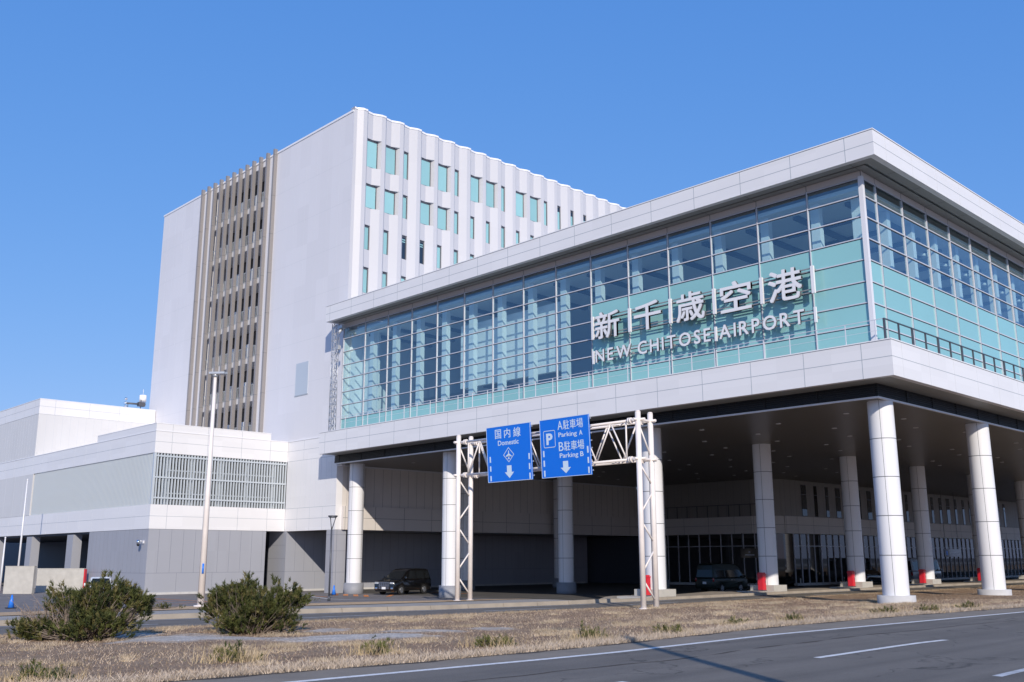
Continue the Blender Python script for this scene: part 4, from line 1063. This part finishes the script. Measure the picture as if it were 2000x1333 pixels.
t = thing('hanging_sign', 'black hanging sign with a small blue mark further along the shop front', 'sign', (-28.0, 73.2, 2.72))
g = MB(); g.box(-.05, .05, -2.3, 2.3, 0, .85); g.build('panel', 'car_black', t); g = MB(); g.box(-.02, .02, -1.8, -1.76, .85, 7.4); g.box(-.02, .02, 1.76, 1.8, .85, 7.4); g.build('hanger', 'dark_steel', t)
g = MB(); g.box(.05, .056, -1.9, -1.4, .18, .68); g.build('blue_mark', 'signblue', t); g = MB(); g.box(.05, .056, -.9, 1.6, .35, .5); g.build('marking', 'alu', t)

# ------------------------------------------------------------------ vehicles
def bev(mb, off, seg=2, ang=35):
    bm = bmesh.new(); vs = [bm.verts.new(p) for p in mb.v]
    for f, m, s in zip(mb.f, mb.m, mb.sm):
        try: q = bm.faces.new([vs[i] for i in f]); q.material_index = m
        except ValueError: pass
    bmesh.ops.remove_doubles(bm, verts=bm.verts, dist=1e-5)
    ed = [e for e in bm.edges if len(e.link_faces) == 2 and e.calc_face_angle(0) > R(ang)]
    bmesh.ops.bevel(bm, geom=ed, offset=off, segments=seg, profile=.6, affect='EDGES', clamp_overlap=True)
    bmesh.ops.recalc_face_normals(bm, faces=bm.faces)
    o = MB(); bm.verts.index_update()
    o.v = [tuple(v.co) for v in bm.verts]
    for f in bm.faces: o.f.append(tuple(v.index for v in f.verts)); o.m.append(f.material_index); o.sm.append(True)
    bm.free(); return o
def van(name, label, cat, loc, rz, Lg, Wd, low, top, paint, wheels, wr, glass_front, side_win, rear_win=None, lights=None, grille=None, plates=(), hw_top=.72, grp=None):
    """x forward.  low: outline (x,z) of the lower body, top: outline of the cabin (first and last at the belt line)"""
    t = thing(name, label, cat, loc, rz, grp); hw = Wd/2
    zb = top[0][1]; zt = max(z for x, z in top)
    def half(z): return hw-.015 if z <= zb else (hw-.015)+(hw_top-hw+.015)*(z-zb)/(zt-zb)
    g = MB(); n = len(low); b = len(g.v)
    g.v += [(x, -hw, z) for x, z in low]+[(x, hw, z) for x, z in low]
    for i in range(n): j = (i+1) % n; g.f.append((b+i, b+j, b+n+j, b+n+i)); g.m.append(0); g.sm.append(True)
    g.f.append(tuple(b+i for i in reversed(range(n)))); g.m.append(0); g.sm.append(True); g.f.append(tuple(b+n+i for i in range(n))); g.m.append(0); g.sm.append(True)
    lo = bev(g, .06)
    g = MB(); n = len(top); b = 0
    g.v += [(x, -half(z), z) for x, z in top]+[(x, half(z), z) for x, z in top]
    for i in range(n): j = (i+1) % n; g.f.append((b+i, b+j, b+n+j, b+n+i)); g.m.append(0); g.sm.append(True)
    g.f.append(tuple(b+i for i in reversed(range(n)))); g.m.append(0); g.sm.append(True); g.f.append(tuple(b+n+i for i in range(n))); g.m.append(0); g.sm.append(True)
    hi = bev(g, .09, 3); k = len(lo.v); lo.v += hi.v; lo.f += [tuple(i+k for i in f) for f in hi.f]; lo.m += hi.m; lo.sm += hi.sm
    lo.build('body', paint, t)
    def sidepane(nm, pts):
        for s in (-1, 1):
            g = MB(); q = [(x, s*(half(z)+.008), z) for x, z in pts]; g.face(q if s < 0 else q[::-1]); g.build(nm, 'glass_car', t)
    for w_ in side_win: sidepane('side_window', w_)
    def cross(nm, p0, p1, out, inset=.10, m='glass_car'):
        (x0, z0), (x1, z1) = p0, p1; nx, nz = (z1-z0), -(x1-x0); q = math.hypot(nx, nz); nx, nz = nx/q*out, nz/q*out
        g = MB(); a = half(z0)-inset; c = half(z1)-inset
        g.face([(x0+nx, -a, z0+nz), (x0+nx, a, z0+nz), (x1+nx, c, z1+nz), (x1+nx, -c, z1+nz)]); return g.build(nm, m, t)
    cross('windscreen', *glass_front, .014)
    if rear_win: cross('rear_window', *rear_win, -.014 if rear_win[0][0] < rear_win[1][0] else .014)
    for x in wheels:
        for s in (-1, 1):
            e = MB(); e.tube((x, s*(hw-.20), wr), (x, s*(hw+.005), wr), wr, n=26); wv = e.build('wheel', 'rubber', t)
            e = MB(); e.tube((x, s*(hw-.02), wr), (x, s*(hw+.012), wr), wr*.66, wr*.60, n=22, smooth=False)
            e.build('rim', 'rim', wv)
            e = MB()
            for k in range(7):
                a = 2*math.pi*k/7; e.tube((x+wr*.2*math.cos(a), s*(hw+.006), wr+wr*.2*math.sin(a)), (x+wr*.5*math.cos(a), s*(hw+.006), wr+wr*.5*math.sin(a)), .028, n=5)
            e.build('spoke', 'dark_steel', wv)
    for nm, x0, x1, y0, y1, z0, z1, m in lights or ():
        for s in (-1, 1):
            e = MB(); e.box(x0, x1, s*y0, s*y1, z0, z1); e = bev(e, .02); e.build(nm, m, t)
    if grille:
        x0, x1, y1, z0, z1 = grille
        e = MB(); e.box(x0, x1, -y1, y1, z0, z1, 0)
        for k in range(5): z = z0+(z1-z0)*(k+.5)/5; e.box(x1, x1+.012, -y1+.02, y1-.02, z-.022, z+.022, 1)
        for k in range(5): y = -y1+2*y1*(k+.5)/5; e.box(x1, x1+.014, y-.02, y+.02, z0+.02, z1-.02, 1)
        e.build('grille', ['rubber', 'chrome'], t)
    for x, z, sg in plates:
        e = MB(); e.box(x, x+.02*sg, -.165, .165, z-.083, z+.083); e.build('number_plate', 'plate', t)
    xm = top[0][0]
    for s in (-1, 1):
        e = MB(); e.box(xm-.42, xm-.26, s*(hw+.04), s*(hw+.24), zb+.02, zb+.22); e = bev(e, .04); e.build('mirror', paint, t)
    for s in (-1, 1):
        e = MB(); e.box(.28, .46, s*(hw+.002), s*(hw+.03), zb-.16, zb-.12); e.box(-.02, .16, s*(hw+.002), s*(hw+.03), zb-.16, zb-.12); e.build('door_handle', 'chrome', t)
    return t
def arch(cx, r, z0, n=7):        # points of a wheel arch, from rear to front
    return [(cx-r*math.cos(math.pi*k/n), z0+max(0, (r+.03)*math.sin(math.pi*k/n))) for k in range(n+1)]
# black minivan
low = [(-2.42, .30), (-2.46, .62), (-2.44, 1.08)]
low = [(-2.40, .28)]+arch(-1.50, .39, .28)+arch(1.48, .39, .28)+[(2.30, .22), (2.44, .34), (2.46, .78), (2.38, .98), (1.62, 1.10), (1.3, 1.12), (-2.42, 1.12), (-2.46, .70)]
top = [(1.45, 1.10), (.50, 1.72), (.15, 1.86), (-.5, 1.93), (-1.9, 1.90), (-2.22, 1.82), (-2.42, 1.10)]
van('minivan', 'shiny black minivan with a chrome grille parked in the shade under the porch at left', 'minivan', (-42.3, 4.9, 0), R(-90+16), 4.9, 1.85, low, top, 'car_black', (1.48, -1.50), .345,
    ((1.42, 1.135), (.52, 1.72)), [[(1.10, 1.16), (.72, 1.16), (.62, 1.56), (.55, 1.60)], [(.62, 1.16), (-.38, 1.16), (-.38, 1.74), (.30, 1.74)], [(-.48, 1.16), (-1.55, 1.16), (-1.55, 1.74), (-.48, 1.74)], [(-1.65, 1.18), (-2.25, 1.18), (-2.12, 1.70), (-1.65, 1.74)]],
    lights=[('headlight', 2.28, 2.45, .52, .89, .70, .93, 'lamp'), ('fog_lamp', 2.38, 2.462, .62, .84, .40, .54, 'chrome')], grille=(2.40, 2.46, .50, .42, .96), plates=((2.475, .50, 1),))
# dark green high roof van
low = [(-2.34, .30)]+arch(-1.28, .38, .28)+arch(1.30, .38, .28)+[(2.20, .26), (2.34, .40), (2.34, .86), (2.20, 1.02), (2.0, 1.10), (-2.33, 1.10), (-2.36, .66)]
top = [(2.08, 1.09), (1.42, 1.86), (1.05, 2.12), (.4, 2.23), (-1.9, 2.25), (-2.22, 2.16), (-2.33, 1.09)]
van('van', 'dark green high roof van seen from behind in the shade under the porch', 'van', (-26.9, 25.1, 0), R(90), 4.7, 1.80, low, top, 'car_green', (1.30, -1.28), .335,
    ((2.03, 1.14), (1.44, 1.84)), [[(1.72, 1.16), (.72, 1.16), (.72, 1.70), (1.32, 1.70)], [(.60, 1.16), (-.70, 1.16), (-.70, 1.70), (.60, 1.70)], [(-.82, 1.16), (-2.05, 1.16), (-2.02, 1.70), (-.82, 1.70)]],
    rear_win=((-2.335, 1.18), (-2.27, 1.74)), lights=[('tail_light', -2.375, -2.31, .76, .885, .85, 1.12, 'lamp_red'), ('headlight', 2.26, 2.36, .60, .86, .74, .96, 'lamp')], plates=((-2.37, .74, -1),), hw_top=.70)
# white hatchback behind the left bush
low = [(-1.68, .26)]+arch(-1.18, .33, .24)+arch(1.16, .33, .24)+[(1.64, .22), (1.70, .42), (1.66, .78), (1.30, .95), (1.0, .98), (-1.66, .98), (-1.70, .55)]
top = [(1.12, .96), (.50, 1.46), (.2, 1.54), (-1.1, 1.53), (-1.45, 1.44), (-1.66, .96)]
q = Vector((-30.6, -20.6)); cw = ray = None
van('hatchback', 'small white hatchback showing its roof behind the left bush', 'car', (-46.0, -16.95, plaza_z(-46.0, -16.95)), R(-20), 3.4, 1.5, low, top, 'car_white', (1.16, -1.18), .29,
    ((1.06, 1.0), (.52, 1.45)), [[(.86, 1.02), (-.15, 1.02), (-.15, 1.40), (.42, 1.40)], [(-.24, 1.02), (-1.15, 1.02), (-1.1, 1.40), (-.24, 1.40)]],
    rear_win=((-1.65, 1.02), (-1.47, 1.42)), lights=[('headlight', 1.52, 1.68, .46, .70, .62, .82, 'lamp'), ('tail_light', -1.70, -1.62, .60, .73, .7, .95, 'lamp_red')], plates=((1.71, .45, 1), (-1.71, .6, -1)), hw_top=.58)
# grey minibus far under the porch
low = [(-3.4, .36)]+arch(-1.9, .42, .34)+arch(2.0, .42, .34)+[(3.35, .34), (3.48, .5), (3.48, 1.0), (3.40, 1.25), (-3.44, 1.25), (-3.46, .7)]
top = [(3.42, 1.24), (3.02, 2.35), (2.7, 2.60), (-3.2, 2.62), (-3.40, 2.5), (-3.44, 1.24)]
van('minibus', 'grey minibus parked far under the porch between the two large front columns', 'minibus', (-27.5, 62.5, 0), R(90), 7.0, 2.1, low, top, 'car_silver', (2.0, -1.9), .39,
    ((3.40, 1.32), (3.04, 2.28)), [[(2.9, 1.36), (2.0, 1.36), (2.0, 2.2), (2.7, 2.2)], [(1.9, 1.36), (.3, 1.36), (.3, 2.2), (1.9, 2.2)], [(.2, 1.36), (-1.5, 1.36), (-1.5, 2.2), (.2, 2.2)], [(-1.6, 1.36), (-3.2, 1.36), (-3.2, 2.2), (-1.6, 2.2)]],
    rear_win=((-3.43, 1.36), (-3.41, 2.3)), lights=[('headlight', 3.40, 3.50, .66, .98, .72, .95, 'lamp'), ('tail_light', -3.49, -3.42, .82, 1.02, .8, 1.15, 'lamp_red')], plates=((-3.48, .62, -1),), hw_top=.86)
low = [(-2.2, .28)]+arch(-1.3, .36, .26)+arch(1.3, .36, .26)+[(2.1, .24), (2.22, .42), (2.18, .78), (1.5, .96), (-2.16, .98), (-2.22, .6)]
top = [(1.2, .95), (.4, 1.42), (0, 1.50), (-1.4, 1.49), (-1.8, 1.40), (-2.14, .97)]
van('estate_car', 'dark estate car in the shade just right of the large front corner column', 'car', (-27.8, 52.0, 0), R(90), 4.4, 1.75, low, top, 'car_black', (1.3, -1.3), .31,
    ((1.14, 1.0), (.42, 1.41)), [[(.9, 1.02), (-.15, 1.02), (-.15, 1.38), (.32, 1.38)], [(-.24, 1.02), (-1.2, 1.02), (-1.15, 1.38), (-.24, 1.38)]],
    rear_win=((-2.12, 1.0), (-1.82, 1.38)), lights=[('tail_light', -2.24, -2.14, .62, .85, .72, .92, 'lamp_red'), ('headlight', 2.06, 2.2, .5, .8, .62, .8, 'lamp')], plates=((-2.23, .66, -1),), hw_top=.66)

# ------------------------------------------------------------------ bushes and small shrubs
def needles_mesh(name, tips, axes, sizes, cols, parent, per=26):
    n = len(tips); tips = np.repeat(np.asarray(tips, float), per, 0); ax = np.repeat(np.asarray(axes, float), per, 0); sz = np.repeat(np.asarray(sizes, float), per); cl = np.repeat(np.asarray(cols, float), per, 0)
    N = n*per; rnd = RNG.normal(size=(N, 3)); rnd -= (rnd*ax).sum(1, keepdims=True)*ax; rnd /= np.linalg.norm(rnd, axis=1, keepdims=True)
    t = RNG.random(N); base = tips-ax*(sz*(1-t)*1.0)[:, None]
    sp = RNG.uniform(.45, .95, N); dr = ax*np.cos(sp)[:, None]+rnd*np.sin(sp)[:, None]
    side = np.cross(dr, RNG.normal(size=(N, 3))); side /= np.linalg.norm(side, axis=1, keepdims=True)
    ln = sz*RNG.uniform(.55, .95, N); wd = sz*.075
    v = np.empty((N, 3, 3)); v[:, 0] = base-side*wd[:, None]; v[:, 1] = base+side*wd[:, None]; v[:, 2] = base+dr*ln[:, None]
    me = bpy.data.meshes.new(name); me.vertices.add(3*N); me.vertices.foreach_set('co', v.ravel()); me.loops.add(3*N); me.loops.foreach_set('vertex_index', np.arange(3*N, dtype='i'))
    me.polygons.add(N); me.polygons.foreach_set('loop_start', np.arange(0, 3*N, 3, dtype='i')); me.update(calc_edges=True)
    c4 = np.ones((N, 3, 4), 'f'); c4[:, :, :3] = (cl*RNG.uniform(.75, 1.25, (N, 1)))[:, None, :]
    at = me.color_attributes.new('Col', 'FLOAT_COLOR', 'POINT'); at.data.foreach_set('color', c4.ravel())
    me.materials.append(M['needles']); o = bpy.data.objects.new(name, me); COL.objects.link(o); o.parent = parent; return o
def bush(name, label, cat, loc, lobes, ntuft, size, dead=(), per=26, group=None, tone_k=1.0):
    """lobes: (s along the picture, depth, height, radius s, radius d, radius up) in metres"""
    t = thing(name, label, cat, loc, 0, group)
    tips, axes, sizes, cols = [], [], [], []
    wts = np.array([a[3]*a[5] for a in lobes]); wts /= wts.sum()
    clus = []
    for _ in range(ntuft//8):
        k = RNG.choice(len(lobes), p=wts); s, d, h, rs, rd, ru = lobes[k]
        q = RNG.normal(size=3); q /= np.linalg.norm(q); q[2] = abs(q[2])*1.0 if RNG.random() < .8 else q[2]
        rr = RNG.uniform(.55, 1.08) if RNG.random() < .9 else RNG.uniform(1.05, 1.2)
        if ntuft > 1000 and noise2(s+2.2*rs*q[0]+k, h+2.5*ru*q[2]*rr, 1.1) < -.22: continue
        clus.append((np.array((s, d, h))+q*np.array((rs, rd, ru))*rr, q))
    for c, q in clus:
        tone = RNG.random()
        for _ in range(int(RNG.integers(4, 13))):
            p = c+RNG.normal(size=3)*np.array((.155, .155, .125))*size/.17
            if p[2] < .04: continue
            w3 = RTH*p[0]+DPH*p[1]+np.array((0, 0, p[2])); a = RTH*q[0]+DPH*q[1]+np.array((0, 0, abs(q[2])+.75)); a += RNG.normal(size=3)*.28; a /= np.linalg.norm(a)
            tips.append(w3); axes.append(a); sizes.append(size*RNG.uniform(.75, 1.3))
            g1, g2, g3 = np.array((.036, .050, .018)), np.array((.098, .108, .030)), np.array((.17, .15, .055))
            cc = g1+(g2-g1)*min(1, tone*1.2) if RNG.random() < .8 else g3
            cols.append(cc*tone_k)
    needles_mesh('foliage', tips, axes, sizes, cols, t, per)
    g = MB()
    for i in range(0, len(tips), 4):
        e = Vector(tips[i]); b = Vector((e.x*.25+random.gauss(0, .12), e.y*.25+random.gauss(0, .12), 0)); m_ = b.lerp(e, .55)+Vector((random.gauss(0, .08), random.gauss(0, .08), -.06*e.z))
        g.tube(b, m_, .022*size/.2+.006, .013*size/.2+.003, n=5, caps=False); g.tube(m_, e, .013*size/.2+.003, .004, n=4, caps=False)
    g.build('stem', 'bark', t)
    if dead:
        g = MB()
        for s, d, h, rs, rd, ru, n in dead:
            for _ in range(n):
                q = np.array((s+random.gauss(0, rs*.55), d+random.gauss(0, rd*.5), max(.05, h+random.gauss(0, ru*.5)))); b = np.array((s*.75+random.gauss(0, .2), d*.7, .05))
                A = Vector(RTH*b[0]+DPH*b[1]+np.array((0, 0, b[2]))); B = Vector(RTH*q[0]+DPH*q[1]+np.array((0, 0, q[2])))
                mid = A.lerp(B, .6)+Vector((random.gauss(0, .07), random.gauss(0, .07), random.gauss(0, .05)))
                g.tube(A, mid, .014, .009, n=4, caps=False); g.tube(mid, B, .009, .004, n=4, caps=False)
                for _ in range(3):
                    e = mid.lerp(B, random.random()); g.tube(e, e+Vector((random.gauss(0, .11), random.gauss(0, .11), random.gauss(.06, .08))), .006, .003, n=3, caps=False)
        g.build('dead_branch', 'deadtwig', t)
    return t
def L2(px, py, cx, by, sc, r, ru=None, d=0.): ru = ru or r; return ((px-cx)*sc, d, (by-py)*sc, r*sc, min(r, 55)*sc*.85, ru*sc)
pL = ground_at(165, 1249); sc = (Vector((pL.x-CX, pL.y-CY, pL.z-CZ)).dot(fw))/FPX*.96
lb = [L2(190, 1186, 165, 1252, sc, 62, 48), L2(262, 1188, 165, 1252, sc, 36, 36, -.1), L2(125, 1180, 165, 1252, sc, 34, 30), L2(92, 1168, 165, 1252, sc, 16, 18, .3), L2(200, 1224, 165, 1252, sc, 62, 26, -.4), L2(95, 1232, 165, 1252, sc, 72, 18, -.3), L2(240, 1165, 165, 1252, sc, 30, 18)]
bush('pine_bush', 'wide spreading dark pine bush with bare grey twigs on its left side', 'bush', (pL.x, pL.y, pL.z-.03), lb, 2900, .145, tone_k=.88, dead=[((60-165)*sc, -.1, .75, .75, .5, .5, 70), ((130-165)*sc, -.5, .9, .6, .4, .4, 30)])
pR = ground_at(490, 1237); sc = (Vector((pR.x-CX, pR.y-CY, pR.z-CZ)).dot(fw))/FPX*.96
lb = [L2(440, 1180, 490, 1242, sc, 44, 42), L2(485, 1178, 490, 1242, sc, 46, 40), L2(548, 1182, 490, 1242, sc, 44, 38), L2(510, 1200, 490, 1242, sc, 60, 40, -.4), L2(470, 1218, 490, 1242, sc, 52, 22, -.5), L2(545, 1222, 490, 1242, sc, 40, 18, -.3), L2(418, 1200, 490, 1242, sc, 28, 28)]
bush('pine_bush', 'rounded dense olive green pine bush standing right of the lamp pole', 'bush', (pR.x, pR.y, pR.z-.03), lb, 2700, .14, tone_k=.88, dead=[((570-490)*sc, -.3, .4, .5, .3, .3, 25)])
for u, v, wd, h, lab in ((86, 1331, .85, .34, 'low green shrub in the bottom left corner of the median'), (457, 1293, .75, .42, 'small olive shrub mixed with straw nearest the right pine bush'), (731, 1278, .62, .34, 'small green and straw tuft left of the middle of the median edge'),
                        (965, 1264, .75, .36, 'small bright green shrub at the middle of the median edge'), (1152, 1250, .58, .36, 'small dark green shrub where the lamp shadow leaves the grass'), (1309, 1237, .62, .25, 'low yellow green shrub below the right legs of the gantry'),
                        (1440, 1220, .5, .16, 'flat pale green tuft between the gantry leg and the corner column'), (1553, 1213, .6, .26, 'flat shrub just left of the corner column on the median'), (1730, 1199, .68, .28, 'dark green shrub in front of the corner column'), (1810, 1195, .72, .26, 'low wide shrub between the two large columns'), (1885, 1189, .75, .30, 'small olive shrub in front of the rightmost column')):
    p = ground_at(u, v)
    sh_ = bush('shrub', lab, 'shrub', (p.x, p.y, p.z-.02), [(0, 0, h*.30, wd*.42, .3, h*.38), (wd*.25, 0, h*.22, wd*.3, .25, h*.3), (-wd*.25, .05, h*.2, wd*.3, .25, h*.35)], 90, .085, per=18, tone_k=1.25)
    n = 260; a = RNG.normal(size=(n, 3))*np.array((wd*.45, .25, 0)); pts = a[:, :1]*RTH+a[:, 1:2]*DPH+np.array((0, 0, .0))
    o = blades_mesh('straw', pts, RNG.uniform(.10, .34, n)*(h/.34), RNG.uniform(.008, .016, n), np.array((.48, .37, .22))*RNG.uniform(.7, 1.2, (n, 1)), .9, parent=sh_); tag(o, kind='stuff')
for i, (x, y, lab) in enumerate(((-24.8, -22.8, 'flat clipped green ground shrub at the plaza edge left of the lamp pole'), (-31.8, -11.0, 'flat reddish clipped shrub at the foot of the slim post lamp'), (-33.5, -29.0, 'flat clipped green shrub strip at the left edge of the lawn'))):
    bush('hedge', lab, 'hedge', (x, y, plaza_z(x, y)+.02), [(-.5, 0, .12, .5, .3, .14), (.3, 0, .12, .5, .3, .14), (.9, 0, .1, .35, .25, .12)], 160, .09, per=18)
